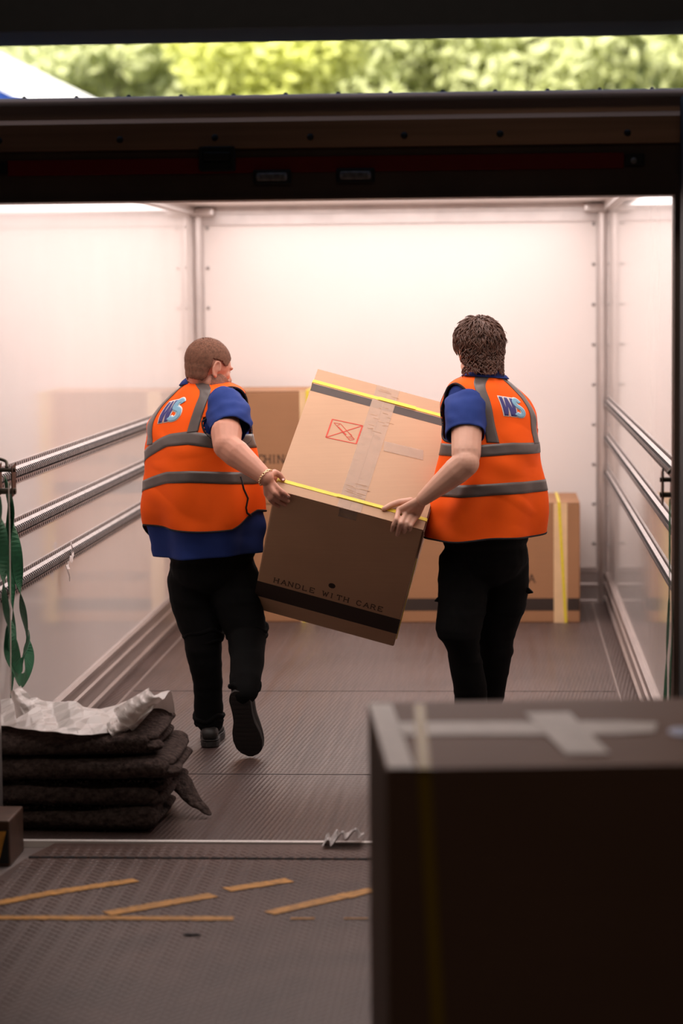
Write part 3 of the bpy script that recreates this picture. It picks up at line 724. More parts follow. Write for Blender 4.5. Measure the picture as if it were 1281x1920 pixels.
# ------------------------------------------------------------------ folded blankets
bx0 = XL+.03
layers = [(0.0, .082, -1.200, 8.075), (.083, .088, -1.175, 8.07), (.172, .086, -1.140, 8.065), (.259, .086, -1.195, 8.075)]
lab = ('bottom folded dark grey felt blanket of the pile at left', 'second folded dark grey felt blanket from the bottom of the pile at left', 'third folded dark grey felt blanket, just below the top of the pile', 'top folded dark grey felt blanket of the pile, under the plastic bag')
for i, (z, h, xe, yf) in enumerate(layers):
    g = G(); nx, nth = 70, 60; yb = 8.66
    V = []
    for a in range(nx):
        f = a/(nx-1); x = bx0+(xe-bx0)*f
        endr = max(0., (f-.90)/.10); endl = max(0., (.03-f)/.03)
        sh = math.sqrt(max(0, 1-endr**2.8))*.9+.1; sh *= math.sqrt(max(0, 1-endl**2))*.98+.02
        for b in range(nth):
            th_ = 2*math.pi*b/nth; c_, s_ = math.cos(th_), math.sin(th_); e_ = .32
            yy = (yf+yb)/2+(yb-yf)/2*math.copysign(abs(c_)**e_, c_)*(1-.10*(1-sh)*2)
            zz = z+h/2+h/2*.985*math.copysign(abs(s_)**.75, s_)*sh
            q = A3(x, yy, zz)
            wv = float(wav(q*A3(1, 1.3, 2.5)+i*3.1, 5.5, 3))
            fold = .010*math.sin(9*x+i*2)*(1 if s_ > 0 else .3)
            q[2] += (wv*.016+fold*.8)*(1 if z > 0 or s_ > 0 else .0); q[1] += wv*.026*(-1 if c_ < 0 else 1)
            if f > .85: q[0] += wv*.02*(f-.85)/.15
            if z == 0 and q[2] < .002: q[2] = .002
            V.append(q)
    fs = []
    for a in range(nx-1):
        for b in range(nth): fs.append((a*nth+b, a*nth+(b+1) % nth, (a+1)*nth+(b+1) % nth, (a+1)*nth+b))
    fs.append(tuple(range(nth-1, -1, -1))); fs.append(tuple((nx-1)*nth+b for b in range(nth)))
    g.add(V, fs)
    T = mk('moving_blanket', g, M['felt'], smooth=True, label=lab[i], cat='blanket', group='folded blankets')
    # folded inner edges showing at the right end
    for k, (dz, r_, dx, ya, yb2) in enumerate(((.70, .20, .020, .04, .50), (.32, .20, .034, .02, .46))):
        g = G(); n = 22; pts = []; rr = []
        for a_ in range(n):
            t = a_/(n-1); yy = yf+ya+(yb2-ya)*t; wob = float(wav(A3(yy*1.0, i*2.2+k, 0), 9, 2))
            pts.append(A3(xe-.035+dx*(.6+.5*wob), yy, z+h*dz+.010*wob)); rr.append(h*(r_+.03*wob)*(1 if 0 < a_ < n-1 else .4))
        g.tube(pts, rr, 16, flat=2.1, side=A3(0, 0, 1), round_ends=True)
        co = np.array(g.v); w3 = wav(co, 30, 3)*.006; g.v = [tuple(q+A3(w_, -w_*.6, w_)) for q, w_ in zip(co, w3)]
        mk('fold', g, M['felt'], T, smooth=True)
    if i == 1:
        cp = [A3(-1.25, 8.42, .15), A3(-1.19, 8.40, .145), A3(-1.14, 8.37, .115), A3(-1.09, 8.34, .065), A3(-1.035, 8.31, .020)]
        bz = bez(cp, 6); g = G(); g.tube(bz, [.075-.060*(k/(len(bz)-1))**1.3 for k in range(len(bz))], 18, flat=.33, side=A3(.35, .9, .3), round_ends=True)
        co = np.array(g.v); w3 = wav(co, 34, 3)*.007; g.v = [tuple(q+A3(w_*.4, w_*.4, w_)) for q, w_ in zip(co, w3)]; mk('corner', g, M['felt'], T, smooth=True)
# felt fibres standing off the blankets
g = G()
for k in range(5200):
    i = rnd.choice((3, 3, 3, 2, 2, 1, 1, 0)); z, h, xe, yf = layers[i]; x = rnd.uniform(bx0, xe)
    zz = z+rnd.random()*h*.9 if i != 3 else z+rnd.uniform(.2, 1.0)*h; y = yf-.002 if zz < z+h*.8 else rnd.uniform(yf+.0, yf+.3)
    d = A3(rnd.gauss(0, 1), -abs(rnd.gauss(0, .8)), rnd.gauss(.2, .8)); d = nz(d)*rnd.uniform(.006, .014); p = A3(x, y, zz); s_ = A3(rnd.gauss(0, .0006), 0, .0006)
    g.add([p-s_, p+s_, p+d], [(0, 1, 2)])
mk('fluff', g, M['felt'], bpy.data.objects['moving_blanket.003'], kind='stuff')

# ------------------------------------------------------------------ crumpled plastic bag on top
bagm = mat('milky_plastic_film', (.92, .87, .84), .25, noise=(14, .06), sub=.0)
n_ = bagm.node_tree; pb_ = n_.nodes['Principled BSDF']; tl_ = n_.nodes.new('ShaderNodeBsdfTranslucent'); tl_.inputs[0].default_value = (.8, .72, .68, 1)
ms_ = n_.nodes.new('ShaderNodeMixShader'); ms_.inputs[0].default_value = .3; out_ = n_.nodes['Material Output']
n_.links.new(pb_.outputs[0], ms_.inputs[1]); n_.links.new(tl_.outputs[0], ms_.inputs[2]); n_.links.new(ms_.outputs[0], out_.inputs[0])
def crumple(q, f=7):
    t = 0.
    for k in range(9):
        ff = f*(.55+.32*k); x = float(np.dot(q, _K[(k*5+2) % 24]))*ff+_PH[k]+.35*math.sin(float(np.dot(q, _K[(k*3+1) % 24]))*f*.8); x = x/math.pi; x -= math.floor(x); t += (abs(2*x-1)-.5)/(1+.28*k)
    return t*.62
g = G(); zb_ = .338; rows, cols = 90, 170
pxl = [(-60, 1312, 1352), (0, 1310, 1358), (60, 1318, 1368), (130, 1322, 1372), (190, 1321, 1380), (235, 1318, 1377), (262, 1306, 1352), (290, 1300, 1330)]
xs = [p_[0] for p_ in pxl]
def bag_top(fx, ty):
    px = -60+350*fx; yt = np.interp(px, xs, [p_[1] for p_ in pxl]); yb_ = np.interp(px, xs, [p_[2] for p_ in pxl])+4*float(wav(A3(px*.03, 0, 1.7), 1, 3))
    return px, yt, yb_
def bagf(u, v):
    # u along, v: 0 front bottom edge .. 1 back; lumpy film over the blankets
    px, yt, yb_ = bag_top(u, v)
    front = at(px, yb_, 8.10+.05*math.sin(u*9)); x = front[0]
    zfront = max(.335, front[2]); yback = 8.50; lift = at(px, yt, 8.42)[2]
    s_ = math.sin(math.pi*min(1, v*1.25)*.5); y = 8.10+.05*math.sin(u*9)+(yback-8.10)*v
    z = zfront+(lift-zfront)*min(1., s_) if v < .8 else lift-(lift-.34)*((v-.8)/.2)**1.5
    q = A3(x+.03*(v-.5), y, z); k = crumple(q*A3(1, 1, .6), 15); return q+A3(.012*k, -.030*k, .036*k*min(1, .25+v*6))
g.grid(bagf, [i/(cols-1) for i in range(cols)], [j/(rows-1) for j in range(rows)])
for (cx_, cy_, px2, py2, s0) in ((50, 1335, 30, 1290, .030), (232, 1350, 292, 1300, .040), (210, 1372, 245, 1350, .028)):
    a = at(cx_, cy_, 8.16); b = at(px2, py2, 8.2)
    def ear(u, v, a=a, b=b, s0=s0):
        d = b-a; side = nz(np.cross(d, A3(0, -1, 0))); q = a+d*v+side*(u-.5)*s0*2*(1.25-.5*v)+A3(0, -.05*math.sin(math.pi*u), 0)
        k = crumple(q, 40); return q+A3(.010*k, -.020*k, .010*k)
    g.grid(ear, [i/30 for i in range(31)], [j/30 for j in range(31)])
BAG = mk('plastic_bag', g, bagm, label='crumpled milky white plastic bag lying on top of the dark blankets', cat='bag', smooth=False)
sm = BAG.modifiers.new('solid', 'SOLIDIFY'); sm.thickness = .0012

# clear plastic scrap by the sill
g = G()
for (x0, y0, x1, y1, w_) in ((606, 1582, 684, 1572, .045),):
    a, b = atz(x0, y0, .01), atz(x1, y1, .02); b[1] = a[1]+.02; b[2] = .045
    def fl(u, v, a=a, b=b, w_=w_):
        q = a+(b-a)*v+A3(0, (u-.5)*w_*2, .02*math.sin(math.pi*v)); k = crumple(q, 45); return A3(q[0]+.012*k, q[1]+.01*k, max(.012, q[2]+.035*k))
    g.grid(fl, [i/14 for i in range(15)], [j/40 for j in range(41)])
o = mk('plastic_scrap', g, plastic, label='small scrap of clear plastic film lying on the bright floor edge strip', cat='plastic'); sm = o.modifiers.new('solid', 'SOLIDIFY'); sm.thickness = .001
# dark scrap on the ramp
p = atz(360, 1752, .002); g = G(); g.ell(p, (.028, .010, .003), n=12, k=6)
mk('debris', g, M['darkslot'], label='small dark scrap lying on the ramp below the yellow lines', cat='debris')

# ------------------------------------------------------------------ outside: shed and trees
SH = thing('shed_building', (-14, 46, -1.25), 'blurred blue clad building with white sloping roof beyond the truck at far left', 'building')
Yb_ = 42
pA, pB, pC, pD = at(-260, -40, Yb_), at(188, 186, Yb_), at(188, 230, Yb_), at(-260, 230, Yb_)
q1, q2 = at(-30, 85, Yb_), at(190, 192, Yb_); r1, r2 = at(-30, 142, Yb_), at(86, 192, Yb_)
rd = nz(q2-q1); q0 = q1-rd*7; q3 = q2+rd*2.5; th_ = A3(0, 0, -.62)
g = G(); g.prism([q0, q3, q3+th_, q0+th_], (0, 5, 0)); mk('roof', g, M['whiteroof'], SH)
g = G(); a = q0+th_*1.01+A3(0, .4, 0); b = q3+th_*1.01+A3(0, .4, 0); b2 = b.copy(); b2[2] = -1.25; a2 = a.copy(); a2[2] = -1.25; g.prism([a, b, b2, a2], (0, 4.5, 0)); mk('wall', g, M['bluepaint'], SH)
g = G()
for k in range(9):
    q = a+(b-a)*(k+.5)/9; g.box((q[0]-.05, q[1]-.06, -1.25), (q[0]+.05, q[1], q[2]-.1))
mk('cladding_rib', g, M['bluepaint'], SH, kind='stuff')

def leafmat(name, c1, tr):
    m = mat(name, c1, .55, noise=(.9, .25, 3)); n = m.node_tree; b = n.nodes['Principled BSDF']
    t = n.nodes.new('ShaderNodeBsdfTranslucent'); t.inputs[0].default_value = (*tr, 1); ms = n.nodes.new('ShaderNodeMixShader'); ms.inputs[0].default_value = .45
    n.links.new(b.outputs[0], ms.inputs[1]); n.links.new(t.outputs[0], ms.inputs[2]); n.links.new(ms.outputs[0], n.nodes['Material Output'].inputs[0]); return m
LM = [leafmat('yellow_green_leaves', (.66, .68, .22), (.80, .82, .30)), leafmat('pale_green_leaves', (.60, .63, .34), (.76, .79, .46)), leafmat('mid_green_leaves', (.46, .53, .24), (.62, .70, .33)), leafmat('amber_leaves', (.60, .42, .09), (.8, .55, .12))]
rs = np.random.RandomState(11)
def crown(c, r, n, size, m, T, name='crown'):
    nb = 26; bc = rs.randn(nb, 3); bc /= np.linalg.norm(bc, axis=1)[:, None]; bc = c+bc*r*(.35+.45*rs.rand(nb, 1)); br_ = r.mean()*(.22+.22*rs.rand(nb))
    k = rs.randint(0, nb, n); d = rs.randn(n, 3); d /= np.linalg.norm(d, axis=1)[:, None]
    p = bc[k]+d*(br_[k]*(.6+.45*rs.rand(n)))[:, None]
    nrm = d+rs.randn(n, 3)*.6+A3(0, -.2, .4); nrm /= np.linalg.norm(nrm, axis=1)[:, None]
    a = np.cross(nrm, rs.randn(n, 3)); a /= np.linalg.norm(a, axis=1)[:, None]; b = np.cross(nrm, a); s_ = size*(.6+.8*rs.rand(n, 1))
    V = np.stack([p-a*s_, p-b*s_*.45, p+a*s_, p+b*s_*.45], 1).reshape(-1, 3)
    me = bpy.data.meshes.new(name); org = ORG[T.name]
    me.vertices.add(4*n); me.vertices.foreach_set('co', (V-org).ravel()); me.loops.add(4*n); me.loops.foreach_set('vertex_index', np.arange(4*n)); me.polygons.add(n)
    me.polygons.foreach_set('loop_start', np.arange(n)*4); me.polygons.foreach_set('loop_total', np.full(n, 4)); me.update(calc_edges=True); me.materials.append(m)
    o = bpy.data.objects.new(name, me); COL.objects.link(o); o.parent = T; o['kind'] = 'stuff'; ORG[o.name] = org; return o
def tree(px, Y, top, R_, mi, label, n=9000, leaf=.17, rows=1):
    base = at(px, 300, Y); x = base[0]; T = thing('tree', (x, Y, -1.25), label, 'tree', 'trees beyond the truck')
    g = G(); cz = top-R_*1.0; g.tube([(x, Y, -1.25), (x+.1, Y, 1.5), (x-.1, Y, cz)], [.30, .22, .12], 10)
    for k in range(5):
        a = k*1.3+px; g.tube([(x, Y, cz-R_*.5+.3*k), (x+R_*.3*math.cos(a), Y+R_*.3*math.sin(a), cz+.1*k), (x+R_*.6*math.cos(a), Y+R_*.6*math.sin(a), cz+R_*.4)], [.09, .06, .03], 7)
    mk('trunk', g, M['bark'], T)
    crown(A3(x, Y, cz), A3(R_*1.05, R_*.9, R_*1.0), n, leaf, LM[mi], T); crown(A3(x, Y+.8, cz-R_*1.15), A3(R_*1.15, R_*.8, R_*.9), 4500, leaf*1.25, LM[mi], T, 'lower_crown')
TD = [(60, 58, 9.9, 2.8, 1, 'pale green tree just above the white roof at far left'), (235, 54, 10.0, 2.6, 1, 'pale tree left of the gap of sky in the tree line'),
      (345, 63, 10.6, 2.3, 2, 'darker green tree directly left of the bright gap of sky'), (505, 50, 9.6, 2.6, 0, 'brightest yellow green tree in front of the tree line'),
      (690, 56, 10.8, 2.9, 1, 'pale green tree right of the yellow green tree'), (640, 66, 12.5, 3.2, 2, 'tall green tree set back behind the yellow green tree'),
      (860, 60, 11.6, 3.0, 1, 'wide pale green tree above the middle right of the truck'), (1010, 55, 10.8, 2.7, 1, 'pale green tree second from the right in the front of the line'),
      (1170, 58, 11.4, 2.8, 2, 'mid green tree near the right end of the tree line'), (1330, 53, 10.4, 2.7, 1, 'pale green tree at the far right end of the tree line'),
      (120, 70, 12.6, 3.4, 2, 'tall green tree set back behind the trees at the left'), (930, 72, 13.5, 3.6, 2, 'tall green tree set back behind the trees at the right'),
      (470, 74, 11.6, 3.0, 2, 'green tree set back right of the gap of sky'), (1250, 74, 13.4, 3.6, 1, 'tall pale tree set back at the right end')]
for a in TD: tree(*a)

# ------------------------------------------------------------------ people
class Torso:
    """garment shell: rings given by picture height y, centre, half width A, half depth B, yaw; roll tilts the ring"""
    def __init__(s, rings, yaw, folds=1.0, seed=0.):
        s.R = sorted(rings, key=lambda r: r[0]); s.yaw = yaw; s.folds = folds; s.seed = seed
        s.ys = [r[0] for r in s.R]; s.c = np.array([at(r[1], r[0], r[2]) for r in s.R]); s.A = [r[3] for r in s.R]; s.B = [r[4] for r in s.R]; s.t = [r[5] for r in s.R]; s.e = [r[6] for r in s.R]
    def i(s, y, arr):
        # smooth interpolation (monotone enough): cubic through neighbours
        ys = s.ys; y = min(max(y, ys[0]), ys[-1]); k = min(max(np.searchsorted(ys, y)-1, 0), len(ys)-2)
        t = (y-ys[k])/(ys[k+1]-ys[k]); a = np.asarray(arr)
        m = lambda j: (a[min(j+1, len(ys)-1)]-a[max(j-1, 0)])/(ys[min(j+1, len(ys)-1)]-ys[max(j-1, 0)])
        h = ys[k+1]-ys[k]; t2, t3 = t*t, t*t*t
        return (2*t3-3*t2+1)*a[k]+(t3-2*t2+t)*h*m(k)+(-2*t3+3*t2)*a[k+1]+(t3-t2)*h*m(k+1)
    def p(s, psi, y, off=0.):
        """psi: 0 back, +90 the person's right side ... in degrees"""
        c = s.i(y, s.c); A = float(s.i(y, s.A)); B = float(s.i(y, s.B)); t = float(s.i(y, s.t)); e = float(s.i(y, s.e))
        cy_, sy_ = math.cos(s.yaw), math.sin(s.yaw)
        r = A3(cy_*math.cos(t), sy_*math.cos(t), math.sin(t)); back = A3(sy_, -cy_, 0)
        a = math.radians(psi); sa, ca = math.sin(a), math.cos(a)
        X = A*math.copysign(abs(sa)**e, sa); Y = B*math.copysign(abs(ca)**e, ca)
        q = c+r*X+back*Y
        n = nz(r*sa/A*1.0+back*ca/B)
        fo = 0
        if s.folds:
            low = max(0., min(1., (y-s.ys[0]-60)/200.))
            fo = s.folds*1.35*(.0075*wav(A3(psi*.030, y*.014, s.seed), 1.3, 3)+.0090*max(0., float(wav(A3(psi*.02+y*.012, y*.03-psi*.012, s.seed+4), 2.1, 2)))+low**2*.010*math.sin(math.radians(psi)*7+s.seed+.4*math.sin(y*.02))+low*.006*math.sin(math.radians(psi)*4+y*.03+s.seed)) 
        return q+n*(off+float(fo))
    def normal(s, psi, y):
        a = s.p(psi+1.5, y)-s.p(psi-1.5, y); b = s.p(psi, y+1.5)-s.p(psi, y-1.5); n = nz(np.cross(b, a)); c = s.i(y, s.c)
        o = s.p(psi, y)-c
        return n if np.dot(n, o) > 0 else -n

def shell(T, psis, yfn, off, hole=None, ny=60, th=.003):
    """closed-loop garment shell between yfn(psi)->(ytop,ybottom), with holes cut by hole(psi,y)->True; with real thickness"""
    g = G(); n = len(psis); V = []; keep = {}
    for j in range(ny):
        for i_, ps in enumerate(psis):
            a, b = yfn(ps); y = a+(b-a)*(j/(ny-1)); V.append((ps, y))
    fs = []
    for j in range(ny-1):
        for i_ in range(n):
            q = (j*n+i_, j*n+(i_+1) % n, (j+1)*n+(i_+1) % n, (j+1)*n+i_)
            if hole and any(hole(*V[k]) for k in q): continue
            fs.append(q)
    P_ = [T.p(ps, y, off) for ps, y in V]; P2 = [T.p(ps, y, off-th) for ps, y in V]
    # orientation: make outward
    f = fs[len(fs)//2]; nn = np.cross(P_[f[1]]-P_[f[0]], P_[f[2]]-P_[f[0]]); cc = T.i(V[f[0]][1], T.c)
    if np.dot(nn, P_[f[0]]-cc) < 0: fs = [q[::-1] for q in fs]
    cnt = {}
    for q in fs:
        for k in range(4):
            e = (q[k], q[(k+1) % 4]); cnt[e] = 1
    N = len(P_); out = list(fs)+[tuple(i+N for i in q[::-1]) for q in fs]
    for (a, b) in cnt:
        if (b, a) not in cnt: out.append((b, a, a+N, b+N))
    g.add(P_+P2, out); return g
def uvpatch(T, fn, nu, nv, off, th=.0018):
    """patch over the garment: fn(u,v)->(psi,y), u,v in 0..1"""
    g = G(); V, W = [], []
    for j in range(nv):
        for i_ in range(nu):
            ps, y = fn(i_/(nu-1), j/(nv-1)); V.append(T.p(ps, y, off+th)); W.append(T.p(ps, y, off-th*.5))
    N = len(V); fs = []
    for j in range(nv-1):
        for i_ in range(nu-1):
            q = (j*nu+i_, j*nu+i_+1, (j+1)*nu+i_+1, (j+1)*nu+i_); fs.append(q); fs.append(tuple(k+N for k in q[::-1]))
    edge = [(i_, i_+1) for i_ in range(nu-1)]+[((nv-1)*nu+i_+1, (nv-1)*nu+i_) for i_ in range(nu-1)]+[((j+1)*nu, j*nu) for j in range(nv-1)]+[(j*nu+nu-1, (j+1)*nu+nu-1) for j in range(nv-1)]
    for a, b in edge: fs.append((b, a, a+N, b+N))
    f = fs[(len(fs)//4)*2]; A_ = V+W; nn = np.cross(A_[f[1]]-A_[f[0]], A_[f[2]]-A_[f[0]])
    if np.dot(nn, V[0]-W[0]) < 0: fs = [q[::-1] for q in fs]
    g.add(A_, fs); return g
def uvtube(T, pts, r, off, n=8, closed=False):
    P_ = [T.p(a, b, off) for a, b in pts]; g = G()
    if closed: P_ = P_+[P_[0], P_[1]]
    g.tube(P_, r, n); return g

def logo(T, parent, psi0, y0, W_, H_, off):
    """the two letters of the firm's mark, mapped on the back of the vest"""
    B_ = float(T.i(y0, T.A)); k = math.degrees(1/B_)*1.0
    def mapf(x, y, o): return T.p(psi0+(x-.5)*W_*k, y0-(y-.5)*H_*470, o)
    Wp = [(0,1),(.17,1),(.21,.42),(.27,1),(.41,1),(.46,.42),(.50,1),(.66,1),(.56,0),(.37,0),(.32,.52),(.26,0),(.08,0)]
    Sc = []; 
    def spine(t):
        pts = [(.96,.80),(.88,.93),(.76,.93),(.66,.82),(.68,.64),(.80,.54),(.92,.42),(.93,.22),(.82,.09),(.68,.09),(.58,.20)]
        b_ = bez([A3(a, b, 0) for a, b in pts], 4); return b_[int(t*(len(b_)-1))]
    N = 36; L_, R_ = [], []
    for i_ in range(N+1):
        a = spine(i_/N); b = spine(min(1, (i_+1)/N)) if i_ < N else a; d = b-a if i_ < N else a-spine((i_-1.5)/N)
        d = d/(np.linalg.norm(d)+1e-9); n_ = A3(-d[1], d[0], 0); L_.append(a+n_*.105); R_.append(a-n_*.105)
    def fillpoly(poly, o, mname, name, th=.0008):
        bm = bmesh.new(); vs = [bm.verts.new((a, b, 0)) for a, b in poly]; f = bm.faces.new(vs); bmesh.ops.triangulate(bm, faces=[f])
        for k_ in range(1, 14):
            geom = bm.verts[:]+bm.edges[:]+bm.faces[:]; bmesh.ops.bisect_plane(bm, geom=geom, plane_co=(k_/13.*1.3-.15, 0, 0), plane_no=(1, 0, 0))
        for k_ in range(1, 8):
            geom = bm.verts[:]+bm.edges[:]+bm.faces[:]; bmesh.ops.bisect_plane(bm, geom=geom, plane_co=(0, k_/8., 0), plane_no=(0, 1, 0))
        bm.verts.ensure_lookup_table(); bm.verts.index_update()
        P_ = [mapf(v.co.x, v.co.y, o) for v in bm.verts]; fs = [tuple(v.index for v in f.verts) for f in bm.faces]
        bm.free(); g = G(); g.add(P_, fs); return g
    def grow(poly, d):
        n = len(poly); out = []
        ar = sum(poly[i][0]*poly[(i+1) % n][1]-poly[(i+1) % n][0]*poly[i][1] for i in range(n)); sg = 1 if ar > 0 else -1
        for i in range(n):
            a, b, c = A3(*poly[i-1], 0), A3(*poly[i], 0), A3(*poly[(i+1) % n], 0); u_ = nz(b-a); v_ = nz(c-b)
            n1 = A3(u_[1], -u_[0], 0)*sg; n2 = A3(v_[1], -v_[0], 0)*sg; m_ = n1+n2; l = np.linalg.norm(m_); m_ = m_/l if l > .3 else n1; q = b+m_*min(d/max(.5, np.dot(m_, n1)), 1.6*d); out.append((q[0], q[1]))
        return out
    def sgrid(w_, o):
        g = G(); V = []
        for i_ in range(N+1):
            c = (L_[i_]+R_[i_])/2
            for t in (-1, -.5, 0, .5, 1): q = c+(L_[i_]-c)*t*w_; V.append(mapf(q[0], q[1], o))
        g.add(V, [(i_*5+k_, i_*5+k_+1, (i_+1)*5+k_+1, (i_+1)*5+k_) for i_ in range(N) for k_ in range(4)]); return g
    gw = fillpoly(grow(Wp, .045), off+.0012, 'logow', 'x'); g2 = sgrid(1.42, off+.0014); gw.add(g2.v, g2.f)
    for nm, g_, m_, lb in (('logo_outline', gw, 'logow', 'white outline of the back print'), ('logo_letter', fillpoly(Wp, off+.0022, '', ''), 'logo1', 'dark blue letter W'), ('logo_letter', sgrid(1.0, off+.0030), 'logo2', 'light blue letter S')):
        o = mk(nm, g_, M[m_], parent, smooth=True, label=lb); sm = o.modifiers.new('solid', 'SOLIDIFY'); sm.thickness = .0004; sm.offset = 0
        if nm == 'logo_outline': o['kind'] = 'stuff'

def head_parts(g, c, Fv, Uv, sc=1.0, jaw=1.0):
    """adds a head (skull, face, ears) to g; c = centre of the skull between the ears"""
    Fv = nz(Fv); Uv = nz(Uv-Fv*np.dot(Uv, Fv)); Lv = np.cross(Uv, Fv)      # person's left
    ax = [Lv, Fv, Uv]
    def q(l, f, u): return c+(Lv*l+Fv*f+Uv*u)*sc
    def e(l, f, u, rl, rf, ru, k=ax, n=20, m=12): g.ell(q(l, f, u), (rl*sc, rf*sc, ru*sc), k, n, m)
    e(0, -.012, .030, .077, .094, .085); e(0, .020, .020, .070, .072, .070); e(0, -.035, .0, .066, .062, .062)
    e(0, .035, -.045, .056*jaw, .052, .055); e(0, .060, -.078, .036*jaw, .030, .026); e(0, .050, -.03, .056, .045, .055)
    for s_ in (-1, 1):
        e(s_*.040*jaw, .018, -.058, .026, .046, .034); e(s_*.034, .066, -.012, .024, .020, .022)   # jaw, cheek
        e(s_*.030, .083, .022, .022, .010, .008)                                                   # brow
        e(s_*.011, .097, -.030, .008, .009, .008)                                                  # nostril
        g.ell(q(s_*.030, .073, .008), .0135*sc, n=14, k=10)                                        # eyeball under lid
    g.tube([q(0, .086, .018), q(0, .098, -.008), q(0, .108, -.024)], [.008*sc, .010*sc, .013*sc], 12, round_ends=True)
    e(0, .088, -.047, .022, .010, .006); e(0, .086, -.057, .019, .010, .007)
    for s_ in (-1, 1):   # ear: rim, lobe, bowl
        ew = nz(Lv*s_*.85-Fv*.35); eb = nz(np.cross(Uv, ew))
        cc = q(s_*.080, -.006, -.004)
        pts = []
        for k in range(11):
            a = math.radians(-70+k*26); pts.append(cc+ew*.007*sc+(Fv*(-.016*math.cos(a))+Uv*(.031*math.sin(a)))*sc)
        g.tube(pts, [.0048*sc]*11, 8, round_ends=True)
        g.ell(cc, (.0065*sc, .015*sc, .028*sc), [ew, Fv, Uv], 14, 8); g.ell(cc-Uv*.028*sc+Fv*.003*sc, (.006*sc, .009*sc, .011*sc), [ew, Fv, Uv], 12, 8)
        g.ell(cc+Fv*.010*sc+ew*.002, (.006*sc, .006*sc, .008*sc), [ew, Fv, Uv], 10, 6)
    return q, Lv, Fv, Uv

def hand(g, wrist, kn, fingers, thumb, rk=.0145, rw=.024):
    """palm from the wrist to the knuckles, every finger a chain of its own"""
    for k in kn: g.cap2(wrist, k, rw*.78, rk*.86)
    for i_ in range(len(kn)-1): g.cap2(kn[i_], kn[i_+1], rk*.80, rk*.78)
    for f, r in fingers: g.chain(f, [r*1.10, r*.99, r*.93, r*.84][:len(f)], 12)
    g.chain(thumb, [rw*.72, .0135, .0118, .0100][:len(thumb)], 12)

def plane_pt(x, y, P0, n, off):
    d = ray(x, y); return CAM+d*(np.dot(P0+n*off-CAM, n)/np.dot(d, n))
NT, NF = -BX.w, -BX.v
Tp = lambda x, y, o: plane_pt(x, y, BX.p(0, 0, 0), NT, o)
Fp = lambda x, y, o: plane_pt(x, y, BX.p(0, 0, 0), NF, o)
BF = BX.p(0, 0, 0)   # front lower-left corner as seen

def tube_folds(pts, rad, n=40, m_=40, flat=1., side=None, amp=.004, f=22., seed=0, th=.003, open_end=True):
    """sleeve: tube with creases and an open hem with thickness"""
    P_ = bez(pts, 8); R_ = np.interp(np.linspace(0, 1, len(P_)), np.linspace(0, 1, len(rad)), rad)
    g = G(); g.tube(P_, list(R_), n, flat=flat, side=side, cap=False)
    N = len(g.v); V = np.array(g.v); C = np.repeat(np.array(P_), n, axis=0); d = V-C; L = np.linalg.norm(d, axis=1); d /= L[:, None]
    a = wav(V*A3(1, 1, 2.2)+seed, f, 3)*amp; V = V+d*a[:, None]; In = V-d*th
    fs = list(g.f); out = G(); f2 = [tuple(k+N for k in q[::-1]) for q in fs]
    K = len(P_); e = (K-1)*n; rim = [(e+k, e+N+k, e+N+(k+1) % n, e+(k+1) % n) for k in range(n)]
    rim = [(e+k, e+(k+1) % n, e+N+(k+1) % n, e+N+k) for k in range(n)]
    rim0 = [(k, k+N, (k+1) % n+N, (k+1) % n) for k in range(n)]
    out.add(list(V)+list(In), fs+f2+rim+rim0); return out

def shoe(parent, heel, toe_dir, up, L=.29, W=.10, name='shoe'):
    """shoe: upper with sole as its sub-part; heel = back bottom point"""
    t = nz(toe_dir); up = nz(up-t*np.dot(up, t)); s_ = np.cross(t, up)
    wd = [.030, .036, .034, .032, .040, .048, .050, .046, .034, .014]; hh = [.060, .085, .088, .080, .072, .060, .050, .044, .036, .022]; xs_ = [.0, .03, .08, .12, .16, .20, .24, .265, .285, .298]
    g = G(); V = []; n = 20
    for x, a, h in zip(xs_, wd, hh):
        for k in range(n):
            th = 2*math.pi*k/n; c_, s2 = math.cos(th), math.sin(th)
            V.append(heel+t*(x*L/.29)+s_*(a*W/.10*math.copysign(abs(c_)**.75, c_))+up*(.024+(h-.024)/2+(h-.024)/2*math.copysign(abs(s2)**.8, s2)))
    K = len(xs_); fs = [(i*n+k, i*n+(k+1) % n, (i+1)*n+(k+1) % n, (i+1)*n+k) for i in range(K-1) for k in range(n)]
    fs.append(tuple(range(n-1, -1, -1))); fs.append(tuple((K-1)*n+k for k in range(n))); 
    g.add(V, fs); o = mk(name, g, M['shoe'], parent, smooth=True); sb = o.modifiers.new('s', 'SUBSURF'); sb.levels = 1; sb.render_levels = 1
    out = []
    xs2 = np.linspace(-.004, .302, 26)
    w2 = np.interp(xs2, [-.004, .01, .04, .10, .14, .19, .23, .27, .295, .302], [.012, .030, .038, .035, .037, .049, .052, .045, .024, .008])
    Lp = [heel+t*(x*L/.29)+s_*(a*W/.10) for x, a in zip(xs2, w2)]+[heel+t*(x*L/.29)-s_*(a*W/.10) for x, a in zip(xs2[::-1], w2[::-1])]
    g = G(); g.prism(Lp, up*.022); g.prism([q+up*.024 for q in Lp], up*.006)
    so_ = mk('sole', g, M['sole'], o, bevel=.002)
    g = G()
    for k in range(13):
        x = .02+.021*k; a = float(np.interp(x, xs2, w2))*.8*W/.10
        g.obox(heel+t*(x*L/.29)-s_*a-up*.0022, t*.012, s_*2*a, up*.0022)
    o2 = mk('tread', g, M['sole'], o, kind='stuff'); return o

def rings(rows): return rows

